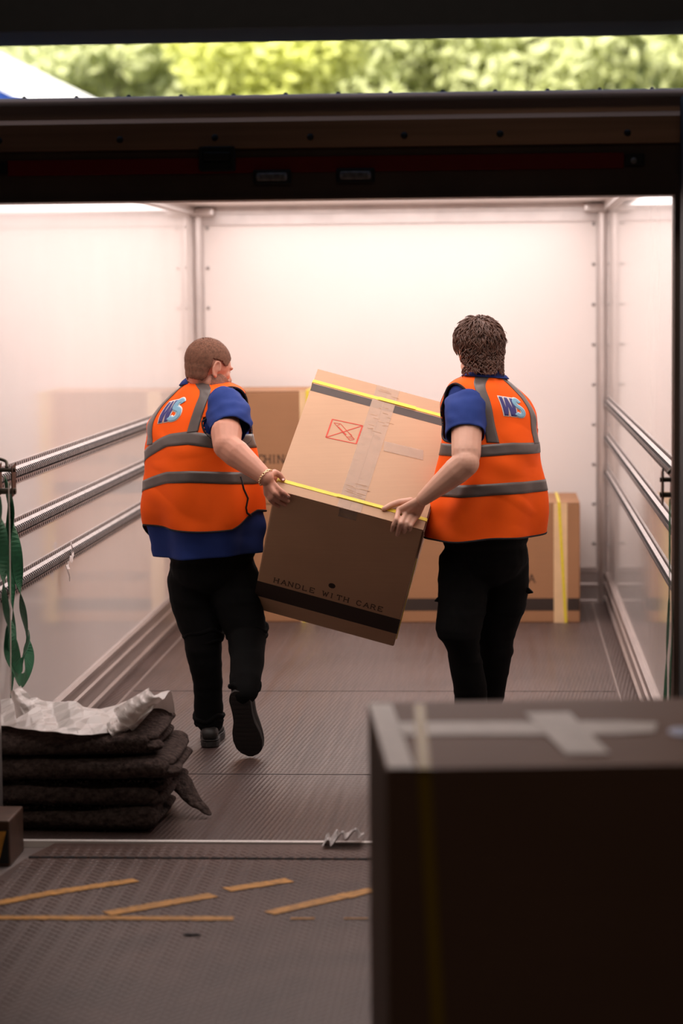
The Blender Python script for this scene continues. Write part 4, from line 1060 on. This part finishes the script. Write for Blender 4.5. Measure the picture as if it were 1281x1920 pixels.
# =================================================================== left person
PA = thing('person', (-1.13, 9.62, 0), 'person at left with cropped hair and bracelet, in orange vest, gripping the tilted box', 'person', 'people carrying the box')
yw = math.radians(-35)
RA = [(712, 381, 9.66, .061, .060, .08, 1), (720, 380, 9.66, .078, .070, .13, 1), (728, 379, 9.655, .115, .085, .16, 1), (738, 379, 9.65, .155, .098, .18, .95), (752, 377, 9.65, .186, .115, .19, .88), (775, 373, 9.65, .204, .138, .17, .85),
      (800, 372, 9.65, .208, .158, .14, .88), (830, 372, 9.65, .215, .178, .10, .92), (870, 377, 9.66, .232, .200, .06, .95), (930, 383, 9.67, .243, .218, .03, .97), (985, 388, 9.68, .240, .212, 0, 1), (1050, 392, 9.70, .215, .200, 0, 1)]
TA = Torso(RA, yw, 1.0, 0.)
hemA = lambda ps: 984+ (26*max(0, min(1, (-ps-38)/22.)) if ps < 0 else 0) - (26*max(0, min(1, (ps-62)/40.)) if ps > 0 else 0) + (4*math.sin(math.radians(ps*3)))
def norm180(a): return (a+180) % 360-180
def mkhole(side, T, cy, ry, rp, seed=0):
    def h(ps, y):
        d = norm180(ps-side); e = ((y-cy)/ry); k = rp*(1.0 if y > cy else .85)
        return (d/k)**2+e*e < 1
    def edge(n=40):
        out = []
        for k in range(n):
            a = 2*math.pi*k/n; y = cy-ry*math.sin(a)*1.04; kk = rp*(1.0 if y > cy else .85)*1.05; out.append((side+kk*math.cos(a), y))
        return out
    return h, edge
def vest(T, P_, hem, ytop, holeL, holeR, bands, straps, hole_sides, hn=96):
    hl, el = holeL; hr, er = holeR
    hole = lambda ps, y: hl(norm180(ps), y) or hr(norm180(ps), y)
    psis = [-180+360*k/hn/2 for k in range(hn*2)]
    g = shell(T, psis, lambda ps: (ytop, hem(norm180(ps))), .010, hole, ny=130)
    V = mk('safety_vest', g, M['orange'], P_, smooth=True, label='orange high visibility vest')
    for b in bands:
        g = uvpatch(T, lambda u, v, b=b: ((b[0]+(b[1]-b[0])*u), b[2](b[0]+(b[1]-b[0])*u)+b[3]*(v-.5)), 120, 5, .0112, .0010)
        mk('reflective_band', g, M['refl'], V, smooth=True)
    for path, w_ in straps:
        def fn(u, v, path=path, w_=w_):
            y = path[0][1]+(path[-1][1]-path[0][1])*v; c = np.interp(y, [p[1] for p in path], [p[0] for p in path]); A = float(T.i(y, T.A)); return c+(u-.5)*math.degrees(w_/A), y
        mk('reflective_strap', uvpatch(T, fn, 7, 50, .0116, .0010), M['refl'], V, smooth=True)
    for e in (el, er): mk('binding', uvtube(T, e(60), .0042, .0085, closed=True), M['bind'], V, smooth=True)
    mk('binding', uvtube(T, [(ps, hem(norm180(ps))) for ps in psis], .004, .0085, closed=True), M['bind'], V, smooth=True)
    mk('binding', uvtube(T, [(ps, ytop) for ps in psis], .0035, .009, closed=True), M['bind'], V, smooth=True)
    return V
b1 = lambda ps: 821+34*max(0., min(1., (2-ps)/57.))**1.1+(14*max(0, min(1, (ps-25)/40)))
b2 = lambda ps: 889+24*max(0., min(1., (2-ps)/57.))**1.1+(9*max(0, min(1, (ps-25)/70)))
VA = vest(TA, PA, hemA, 715, mkhole(-95, TA, 796, 30, 26), mkhole(84, TA, 790, 50, 43),
          [(-178, 178, b1, 23), (-178, 178, b2, 21)], [([(40, 716), (38, 735), (33, 760), (29, 812)], .050), ([(-38, 716), (-36, 735), (-33, 760), (-30, 826)], .050), ([(140, 716), (142, 760), (145, 812)], .05), ([(-140, 716), (-142, 760), (-145, 812)], .05)], None)
mk('binding', uvtube(TA, [(78, 893), (80, 915), (86, 932), (82, 948), (84, 957), (92, 963)], .004, .012), M['bind'], VA, smooth=True)
logo(TA, VA, -6, 766, .088, .082, .010)
# polo: trunk, sleeves, collar
hemP = lambda ps: 1041-8*max(0, min(1, (ps-10)/60))
g = shell(TA, [-180+4*k for k in range(90)], lambda ps: (712, hemP(norm180(ps))), -.004, None, ny=90)
PO = mk('polo_shirt', g, M['blue'], PA, smooth=True)
SHr, ELr, WRr = at(424, 757, 9.50), at(425, 836, 9.315), at(499, 896, 9.235)
mid = lambda a, b, t: np.asarray(a)*(1-t)+np.asarray(b)*t
SLr = [at(406, 757, 9.54), at(422, 763, 9.49), at(431, 784, 9.44), at(432, 806, 9.395)]
mk('sleeve', tube_folds(SLr, [.056, .082, .083, .076], amp=.010, f=26, seed=1), M['blue'], PO, smooth=True)
# left arm reaches round in front to the far side of the box
rA = A3(math.cos(yw), math.sin(yw), 0); fA = A3(-math.sin(yw), math.cos(yw), 0)
SHl = TA.i(800, TA.c)-rA*.135+fA*.03; ELl = SHl-rA*.02+fA*.16+A3(0, 0, -.22); WRl = ELl+A3(.19, .10, -.06)
mk('sleeve', tube_folds([SHl+rA*.03-A3(0,0,.01), SHl, mid(SHl, ELl, .35), mid(SHl, ELl, .6)], [.045, .060, .064, .064], amp=.005, f=26, seed=3), M['blue'], PO, smooth=True)
# body
g = G()
HC = at(391, 690, 9.63); FA_ = A3(.80, .58, -.30); UA = A3(.14, .10, 1)
q, Lv, Fv, Uv = head_parts(g, HC, FA_, UA, .97, 1.15)
nb = TA.i(725, TA.c)
g.cap2(nb+A3(0, .0, -.02), HC+A3(-.020, 0, -.045), .068, .062); g.cap2(nb, HC-Fv*.035-Uv*.02, .062, .058)
ch = TA.i(800, TA.c); wa = TA.i(930, TA.c); hp = at(400, 1060, 9.72)
g.cap2(nb+A3(0, .02, -.06), ch, .07, .115); g.cap2(ch, wa, .12, .15); g.cap2(wa, hp, .15, .13)
g.cap2(nb-A3(0,0,.05), SHr, .05, .050); g.cap2(nb-A3(0,0,.05), SHl, .05, .050)
g.chain([SHr, mid(SHr, ELr, .45), mid(SHr, ELr, .7), ELr], [.040, .052, .062, .054]); g.ell(ELr+A3(0, -.004, 0), .052)
g.chain([ELr, mid(ELr, WRr, .25), mid(ELr, WRr, .6), WRr], [.053, .055, .044, .031])
g.chain([SHl, mid(SHl, ELl, .5), ELl, mid(ELl, WRl, .3), WRl], [.058, .054, .046, .047, .030])
KN = [Tp(510, 903, .026), BF+(Tp(506, 911, .022)-BF)*1.0, Tp(503, 918, .016), Tp(500, 925, .010)]
KN[2] = at(503, 918, KN[0][1]+.0); KN[3] = at(500, 926, KN[0][1]+.006)
fing = [([KN[0], at(521, 915, KN[0][1]-.008), Fp(532, 924, .016), Fp(541, 931, .010)], .0100),
        ([KN[1], at(514, 924, KN[1][1]-.010), Fp(528, 933, .016), Fp(541, 940, .010)], .0102),
        ([KN[2], at(511, 932, KN[2][1]-.008), Fp(522, 940, .015), Fp(535, 947, .010)], .0098),
        ([KN[3], at(506, 937, KN[3][1]-.004), Fp(513, 944, .014), Fp(522, 950, .009)], .0086)]
thm = [at(503, 892, WRr[1]-.0), at(515, 886, Tp(515, 886, .034)[1]), Tp(524, 890, .024), Tp(531, 899, .011)]
hand(g, at(501, 897, WRr[1]), KN, fing, thm)
# left hand pressed against the far lower side of the box
pl = BX.p(0, .55, .62)-BX.u*.030; KL = [pl+BX.v*(.03-.02*k)+BX.w*.0 for k in range(4)]
WRl = pl-BX.u*.03-BX.w*.09; 
g.chain([ELl, mid(ELl, WRl, .5), WRl], [.046, .042, .030])
fgl = [([k, k+BX.w*.03+BX.u*.006, k+BX.w*.052+BX.u*.014, k+BX.w*.070+BX.u*.018], .0098) for k in KL]
hand(g, WRl, KL, fgl, [WRl+BX.w*.02-BX.v*.02, WRl+BX.w*.03-BX.v*.05, WRl+BX.w*.05-BX.v*.065+BX.u*.01])
# legs under the trousers
HL, HR = at(362, 1075, 9.74), at(435, 1075, 9.70); KL_, KR_ = at(381, 1188, 9.69), at(464, 1190, 9.64); AL, AR = at(392, 1352, 9.72), at(459, 1298, 9.345)
g.cap2(hp, HL, .12, .08); g.cap2(hp, HR, .12, .08)
g.chain([HL, KL_, AL], [.070, .046, .034]); g.chain([HR, KR_, AR], [.070, .046, .034])
BA = mk('body', fuse(g, .0038, 4), M['skin1'], PA, smooth=True, label='ruddy skinned head, arm and hand')
# thumb nail, index nail
for a, b, c, n_ in ((Tp(531, 899, .0195), BX.u, BX.v, NT), (Fp(541, 931, .0185), BX.u, BX.w, NF)):
    mk('nail', G().ell(a, (.0055, .0065, .0015), [nz(b), nz(np.cross(n_, b)), n_], 12, 6), mat('nail', (.72, .45, .38), .25), BA, smooth=True)
for s_ in (-1, 1): mk('eye', G().ell(q(s_*.030, .0765, .008), .0118, n=14, k=10), M['eye'], BA, smooth=True)
# cropped hair: thin shell over the skull with fine stubble
def hair_shell(c, Lv, Fv, Uv, test, grow=.004, name='hair', m='hair1', par=None, ells=None):
    g = G()
    for (l, f, u, rl, rf, ru) in ells: g.ell(c+Lv*l+Fv*f+Uv*u, (rl+grow, rf+grow, ru+grow), [Lv, Fv, Uv], 56, 40)
    me = fuse(g, .004, 3); bm = bmesh.new(); bm.from_mesh(me); dele = []
    for v in bm.verts:
        d = np.array(v.co)-c; l, f, u = d@Lv, d@Fv, d@Uv
        if not test(l, f, u): dele.append(v)
    bmesh.ops.delete(bm, geom=dele, context='VERTS'); me2 = bpy.data.meshes.new(name); bm.to_mesh(me2); bm.free()
    o = mk(name, me2, M[m], par, smooth=True); sm = o.modifiers.new('solid', 'SOLIDIFY'); sm.thickness = .003; sm.offset = -1; return o
SK = [(0, -.034, -.030, .060, .052, .050), (0, -.012, .030, .077, .094, .085), (0, .020, .020, .070, .072, .070), (0, -.035, .0, .066, .062, .062)]
line = lambda l, f, u: u > (-.066 if f < -.040 else (-.066+(f+.040)*1.75 if f < .012 else (.020 if f < .045 else .020+(f-.045)*1.9)))+.0035*math.sin(l*90+f*140) and not (abs(l) > .06 and -.028 < f < .014 and u < .030)
HRA = hair_shell(HC, Lv*.985, Fv*.985, Uv*.985, line, .0055, par=BA, ells=SK)
g = G(); mr = random.Random(5)
for k in range(5200):
    a = mr.uniform(0, 2*math.pi); z_ = mr.uniform(-.55, 1); r_ = math.sqrt(1-z_*z_); l, f, u = r_*math.cos(a), r_*math.sin(a), z_
    l2, f2, u2 = l*.0795, -.012+f*.0965, .030+u*.0875
    if not line(l2, f2, u2): continue
    p = HC+Lv*l2+Fv*f2+Uv*u2; n_ = nz(Lv*l/.08+Fv*f/.1+Uv*u/.09); d = nz(n_+Fv*.5+A3(mr.gauss(0, .25), mr.gauss(0, .25), mr.gauss(0, .25)))*mr.uniform(.003, .0065); s_ = nz(np.cross(d, Uv+A3(.01, .02, 0)))*.0006
    g.add([p-s_, p+s_, p+d], [(0, 1, 2)])
mk('cropped_hairs', g, M['hair1'], BA, kind='stuff')
JW = [(0, .035, -.045, .063, .052, .055), (0, .060, -.078, .040, .030, .026), (.045, .018, -.058, .026, .046, .034), (-.045, .018, -.058, .026, .046, .034), (0, .050, -.03, .056, .045, .055)]
hair_shell(HC, Lv, Fv, Uv, lambda l, f, u: u < -.008+(f-.02)*(-.35) and f > -.012+.1*max(0, -u-.06) and not (abs(l) < .022 and -.066 < u < -.042 and f > .07) and u > -.108, .0036, 'beard', 'beard', BA, JW)
# collar
def collar(T, P_, y0, y1, m, open_at=180, lift=.0):
    g = G(); n = 60; rows = []
    for j in range(9):
        t = j/8.; V = []
        for k in range(n):
            ps = open_at+8+(344.)*k/(n-1); 
            if t < .5: y = y0-(y0-y1)*(t*2); off = .001+.002*t
            else: y = y1+(y0+3-y1)*((t-.5)*2); off = .004+.009*(t-.5)*2
            V.append(T.p(ps, y, off) if y >= T.ys[0] else T.p(ps, T.ys[0], off-.012)+A3(0, 0, (T.ys[0]-y)/470.)-nz(T.p(ps, T.ys[0])-T.i(T.ys[0], T.c))*(T.ys[0]-y)*.0006)
        rows.append(V)
    g.add([p for r in rows for p in r], [(j*n+k, j*n+k+1, (j+1)*n+k+1, (j+1)*n+k) for j in range(8) for k in range(n-1)])
    o = mk('collar', g, M['blue'], P_, smooth=True); sm = o.modifiers.new('solid', 'SOLIDIFY'); sm.thickness = .003; return o
collar(TA, PO, 716, 694, 'blue')
# bracelet: oval links round the wrist
ax_ = nz(WRr-ELr); s1 = nz(np.cross(ax_, A3(0, 0, 1))); s2 = np.cross(ax_, s1); cb = WRr-ax_*.004
BR = None; g = G()
for k in range(22):
    a = 2*math.pi*k/22; rr = .0345; p = cb+(s1*math.cos(a)+s2*math.sin(a))*rr; tdir = -s1*math.sin(a)+s2*math.cos(a); nr_ = s1*math.cos(a)+s2*math.sin(a)
    oth = ax_ if k % 2 == 0 else nz(ax_+nr_*.9); pts = [p+tdir*.0062*math.cos(b)+oth*.0042*math.sin(b) for b in np.linspace(0, 2*math.pi, 11)]
    g.tube(pts, .0016, 6, cap=False)
mk('bracelet', g, M['gold'], PA, kind='stuff', label='gold link bracelet', smooth=True)

# trousers
def trousers(P_, pieces, chains, seed):
    g = G()
    for c, r in pieces: g.ell(c, r, n=24, k=16)
    for pts, rad in chains: g.chain(pts, rad, 20)
    def disp(co): return wav(co*A3(1, 1, 1.6)+seed, 13, 3)*.0075+np.maximum(0, wav(co*A3(.5, .5, 3)+seed*2, 22, 2))*.004
    return mk('trousers', fuse(g, .0075, 3, disp=disp), M['trouser'], P_, smooth=True)
TRA = trousers(PA, [(at(398, 1062, 9.72), (.176, .165, .12)), (at(396, 1035, 9.71), (.185, .17, .07))],
         [([at(360, 1085, 9.73), at(366, 1130, 9.71), KL_, at(383, 1235, 9.68), at(391, 1295, 9.70), at(392, 1350, 9.72)], [.105, .098, .080, .068, .060, .058]),
          ([at(438, 1085, 9.70), at(446, 1130, 9.67), KR_, at(463, 1235, 9.53), at(460, 1278, 9.40), at(460, 1300, 9.36)], [.110, .100, .080, .072, .060, .050])], 1.)
g = G()
for (x, y, Y, r, w_) in ((381, 1184, 9.69, .081, .012), (384, 1196, 9.69, .078, .010), (392, 1344, 9.72, .060, .012), (392, 1354, 9.72, .057, .009), (463, 1186, 9.64, .081, .012), (464, 1174, 9.65, .084, .010), (459, 1288, 9.385, .062, .010)):
    c = at(x, y, Y); pts = [c+A3(math.cos(a)*r*.93, math.sin(a)*r*.93, .012*math.sin(a*2+x)+.006*math.sin(a*5)) for a in np.linspace(0, 2*math.pi, 25)]; g.tube(pts, w_, 8, cap=False)
mk('crease_roll', g, M['trouser'], TRA, smooth=True, kind='stuff')
hl_ = atz(392, 1404, 0); shoe(PA, A3(hl_[0], 9.635, .003), A3(-.06, 1, 0), A3(0, 0, 1))
toe = atz(470, 1418, .006); heel = at(446, 1298, 9.315)
shoe(PA, heel, toe-heel, A3(.15, .75, .55), L=float(np.linalg.norm(toe-heel))*.965, W=.118)

# =================================================================== right person
PB = thing('person', (.0, 9.55, 0), 'person at right with wavy brown hair, in orange vest, gripping the tilted box', 'person', 'people carrying the box')
yw2 = math.radians(38)
YB2 = 9.47
RB = [(702, 908, YB2+.03, .068, .062, -.05, 1), (709, 908, YB2+.02, .084, .072, -.10, 1), (717, 909, YB2+.01, .118, .084, -.14, 1), (727, 911, YB2, .150, .094, -.16, .96), (740, 914, YB2, .172, .108, -.16, .9), (765, 918, YB2, .186, .130, -.13, .86),
      (795, 918, YB2, .188, .145, -.10, .88), (830, 920, YB2, .192, .158, -.06, .93), (860, 919, YB2, .197, .167, -.04, .95), (905, 918, YB2, .212, .182, -.02, .97), (950, 914, YB2, .226, .196, 0, 1), (1006, 911, YB2, .230, .200, 0, 1), (1030, 911, YB2, .228, .198, 0, 1)]
TB = Torso(RB, yw2, .9, 2.3)
hemB = lambda ps: 1001+(-5*max(0, min(1, ps/60.)) if ps > 0 else 4*max(0, min(1, -ps/60.)))+1.5*math.sin(math.radians(ps*4))
c1 = lambda ps: 837+7*max(0, min(1, (-ps-5)/45.))-2*max(0, min(1, ps/50.))
c2 = lambda ps: 909+6*max(0, min(1, (-ps-5)/60.))-2*max(0, min(1, ps/50.))
VB = vest(TB, PB, hemB, 705, mkhole(-84, TB, 780, 49, 44), mkhole(95, TB, 796, 30, 26),
          [(-178, 178, c1, 21), (-178, 178, c2, 21.5)], [([(-40, 706), (-38, 722), (-33, 750), (-29, 828)], .050), ([(38, 706), (37, 722), (35, 750), (33, 828)], .050), ([(140, 706), (142, 760), (145, 828)], .05), ([(-140, 706), (-142, 760), (-145, 828)], .05)], None)
logo(TB, VB, 2, 761, .088, .072, .010)
g = shell(TB, [-180+4*k for k in range(90)], lambda ps: (702, 985), -.004, None, ny=80)
PO2 = mk('polo_shirt', g, M['blue'], PB, smooth=True)
collar(TB, PO2, 705, 690, 'blue')
S2, E2, W2_ = at(876, 754, YB2-.12), at(874, 868, YB2-.30), at(795, 934, 9.22)
mk('sleeve', tube_folds([at(887, 752, YB2-.09), at(877, 762, YB2-.12), at(873, 787, YB2-.17), at(873, 815, YB2-.215)], [.060, .080, .081, .076], amp=.009, f=24, seed=5), M['blue'], PO2, smooth=True)
rB = A3(math.cos(yw2), math.sin(yw2), 0); fB = A3(-math.sin(yw2), math.cos(yw2), 0)
S3 = TB.i(790, TB.c)+rB*.115+fB*.03; E3 = S3+rB*.02+fB*.18+A3(0, 0, -.22)
pr_ = BX.p(1, .80, .50)+BX.u*.045; 
mk('sleeve', tube_folds([S3-rB*.03-A3(0,0,.01), S3, mid(S3, E3, .35), mid(S3, E3, .6)], [.045, .056, .060, .060], amp=.005, f=26, seed=8), M['blue'], PO2, smooth=True)
g = G()
HC2 = at(897, 657, YB2+.02); q2_, L2, F2, U2 = head_parts(g, HC2, A3(-.40, .91, -.14), A3(-.03, .08, 1), .98)
nb2 = TB.i(718, TB.c)
g.cap2(nb2+A3(0, .01, -.03), HC2+A3(0, -.005, -.05), .060, .053); g.cap2(nb2, HC2-F2*.03-U2*.02, .056, .052)
ch2 = TB.i(800, TB.c); wa2 = TB.i(930, TB.c); hp2 = at(912, 1040, YB2+.02)
g.cap2(nb2+A3(0, .02, -.06), ch2, .065, .10); g.cap2(ch2, wa2, .10, .12); g.cap2(wa2, hp2, .12, .11)
g.cap2(nb2-A3(0,0,.05), S2, .045, .046); g.cap2(nb2-A3(0,0,.05), S3, .045, .046)
g.chain([S2, mid(S2, E2, .5), mid(S2, E2, .85), E2], [.040, .060, .057, .048]); g.ell(E2+A3(.004, -.006, -.002), .047)
g.chain([E2, mid(E2, W2_, .22), mid(E2, W2_, .6), W2_], [.052, .053, .042, .0290])
K2 = [Tp(748, 956, .020), Tp(762, 961, .022), Tp(774, 962, .020), Tp(783, 967, .016)]
fg2 = [([K2[0], Tp(743, 974, .021), Fp(738, 984, .018), Fp(735, 995, .009)], .0098),
       ([K2[1], Tp(752, 981, .021), Fp(748, 992, .018), Fp(745, 1003, .009)], .0100),
       ([K2[2], Tp(764, 981, .020), Fp(760, 989, .018), Fp(758, 998, .009)], .0098),
       ([K2[3], Tp(774, 980, .018), Fp(771, 986, .016), Fp(769, 994, .009)], .0086)]
th2 = [Tp(770, 940, .030), Tp(748, 942, .022), Tp(733, 947, .016), Tp(720, 954, .010)]
hand(g, W2_, K2, fg2, th2, rk=.0142, rw=.023)
g.ell(W2_+A3(.008, -.018, .012), .012)          # wrist bone
# other hand on the far side of the box
KR2 = [pr_+BX.v*(.03-.02*k) for k in range(4)]; WR3 = pr_+BX.u*.02-BX.w*.09
g.chain([S3, mid(S3, E3, .5), E3], [.054, .050, .044]); g.chain([E3, mid(E3, WR3, .4), WR3], [.045, .043, .029])
hand(g, WR3, KR2, [([k, k+BX.w*.03-BX.u*.012, k+BX.w*.052-BX.u*.026, k+BX.w*.070-BX.u*.034], .0095) for k in KR2], [WR3+BX.w*.02-BX.v*.02, WR3+BX.w*.03-BX.v*.05, WR3+BX.w*.05-BX.v*.065-BX.u*.01])
H1, H2 = at(872, 1060, YB2+.0), at(950, 1060, YB2+.06); k1, k2 = at(862, 1190, YB2-.06), at(932, 1190, YB2+.10); a1, a2 = at(885, 1385, YB2+.06), at(912, 1375, YB2+.22)
g.cap2(hp2, H1, .11, .08); g.cap2(hp2, H2, .11, .08); g.chain([H1, k1, a1], [.070, .044, .034]); g.chain([H2, k2, a2], [.070, .044, .034])
BB = mk('body', fuse(g, .0038, 4), M['skin2'], PB, smooth=True, label='fair skinned head, arm and hand')
for s_ in (-1, 1): mk('eye', G().ell(q2_(s_*.030, .0765, .008), .0116, n=14, k=10), M['eye'], BB, smooth=True)
for a in (K2, ):
    pass
TRB = trousers(PB, [(at(912, 1040, YB2+.03), (.170, .16, .13)), (at(910, 1010, YB2+.01), (.172, .16, .07))],
         [([at(872, 1060, YB2), at(866, 1130, YB2-.03), at(861, 1180, YB2-.06), at(868, 1212, YB2-.05), at(882, 1300, YB2+.02), at(889, 1388, YB2+.06)], [.104, .096, .086, .068, .062, .066]),
          ([at(952, 1060, YB2+.06), at(944, 1120, YB2+.08), at(928, 1190, YB2+.12), at(922, 1250, YB2+.16), at(914, 1315, YB2+.2), at(910, 1378, YB2+.22)], [.092, .092, .080, .070, .062, .064])], 4.)
for pts, nv_ in (([(826, 1116), (814, 1128), (830, 1130), (836, 1118)], 9.42), ([(986, 1098), (1001, 1112), (990, 1114), (980, 1104)], 9.50)):
    g = G(); P4 = [at(x, y, nv_) for x, y in pts]; g.prism(P4, (0, .04, 0)); mk('pocket_flap', g, M['trouser'], TRB, bevel=.003)
for h_, d_ in ((atz(887, 1405, 0), A3(-.1, 1, 0)), (atz(910, 1392, 0), A3(-.15, 1, 0))): shoe(PB, A3(h_[0], a1[1]-.07 if h_[0] < -.1 and h_[1] < 9.7 else a2[1]-.07, .003), d_, A3(0, 0, 1))

# wavy hair: cap and many curved locks
g = G()
for (l, f, u, rl, rf, ru) in ((0, -.014, .034, .081, .096, .087), (0, .022, .040, .073, .074, .070), (0, -.046, -.030, .066, .050, .066), (0, -.035, .0, .073, .066, .062)):
    g.ell(HC2+L2*l+F2*f+U2*u, (rl+.006, rf+.006, ru+.004), [L2, F2, U2], 30, 22)
hm = fuse(g, .006, 2, disp=lambda co: wav(co, 60, 2)*.004)
bm = bmesh.new(); bm.from_mesh(hm); dl = []
def hl2(l, f, u):
    lim = -.098 if f < -.035 else (-.098+(f+.035)*2.6 if f < .012 else .022+(f-.01)*.75)
    return u > lim and not (l > .050 and -.030 < f < .030 and u < .020)
for v in bm.verts:
    d = np.array(v.co)-HC2
    if not hl2(d@L2, d@F2, d@U2): dl.append(v)
bmesh.ops.delete(bm, geom=dl, context='VERTS'); m2_ = bpy.data.meshes.new('hair'); bm.to_mesh(m2_); bm.free()
HRB = mk('hair', m2_, M['hair2'], BB, smooth=True, label='wavy brown hair'); sm = HRB.modifiers.new('solid', 'SOLIDIFY'); sm.thickness = .004; sm.offset = -1
g = G(); mr = random.Random(12)
crownp = (.005, -.045, .115)
for k in range(1150):
    a = mr.uniform(0, 2*math.pi); z_ = mr.uniform(-.75, 1); r_ = math.sqrt(1-z_*z_)
    l, f, u = r_*math.cos(a)*.086, -.012+r_*math.sin(a)*.101, .034+z_*.090
    if u < -.0: l *= .86; f = f*.9-.006; u *= 1.25
    if not hl2(l, f, u+.012): continue
    p = HC2+L2*l+F2*f+U2*u; n_ = nz(L2*l/.085+F2*(f+.012)/.1+U2*(u-.034)/.09)
    away = nz((l-crownp[0])*L2+(f-crownp[1])*F2+(u-crownp[2])*U2); t = away-n_*np.dot(away, n_)
    t = nz(t+.001*L2); sw = np.cross(n_, t); w_ = mr.gauss(0, .35); L = mr.uniform(.026, .052); fr = mr.uniform(2, 5); ph = mr.uniform(0, 6)
    low = max(0., -u/.06); pts = []
    for j in range(8):
        s_ = j/7.; pts.append(p+t*L*s_+sw*(w_*L*s_+.0055*(1+low*.7)*math.sin(fr*s_+ph)-.0055*(1+low*.7)*math.sin(ph))+n_*(.004+.007*math.sin(s_*3.0)-.004*s_+low*.012*s_**2)+U2*(.004*math.sin(s_*5+ph)*low))
    g.tube(pts, [.0010, .0028, .0038, .0040, .0036, .0028, .0018, .0006], 5, flat=.6, side=n_)
for k in range(420):   # longer curls over the nape
    a = math.radians(mr.uniform(195, 345)); u = mr.uniform(-.085, .01); rr_ = .070+.012*max(0, u+.05)/.06
    l, f = rr_*math.cos(a)*1.02, -.018+rr_*math.sin(a)*1.0
    if l > .045 and f > -.035: continue
    n_ = nz(L2*math.cos(a)+F2*math.sin(a)); p = HC2+L2*l+F2*f+U2*u+n_*.003; t = -U2; sw = np.cross(n_, t); L = mr.uniform(.018, .034); ph = mr.uniform(0, 6); w_ = mr.gauss(0, .4); fr = mr.uniform(3, 6)
    pts = [p+t*L*(j/7.)+sw*(w_*L*j/7.+.006*math.sin(fr*j/7.+ph)-.006*math.sin(ph))+n_*(.010*math.sin(j/7.*3.)+.010*(j/7.)**2*(1 if u < -.04 else .3)) for j in range(8)]
    g.tube(pts, [.0012, .0028, .0036, .0038, .0034, .0028, .0018, .0006], 5, flat=.6, side=n_)
for k in range(90):   # flyaway strands
    a = mr.uniform(0, 2*math.pi); z_ = mr.uniform(-.5, 1); r_ = math.sqrt(1-z_*z_); l, f, u = r_*math.cos(a)*.088, -.012+r_*math.sin(a)*.102, .034+z_*.092
    if not hl2(l, f, u+.01): continue
    p = HC2+L2*l+F2*f+U2*u; n_ = nz(L2*l+F2*f+U2*u); t = nz(np.cross(n_, A3(mr.gauss(0, 1), mr.gauss(0, 1), mr.gauss(0, 1)))); L = mr.uniform(.015, .035)
    g.tube([p+t*L*s_+n_*(.012*math.sin(s_*2.4)+.004) for s_ in (0, .25, .5, .75, 1)], [.0008]*5, 4)
mk('hair_locks', g, M['hair2'], BB, smooth=True, kind='stuff')
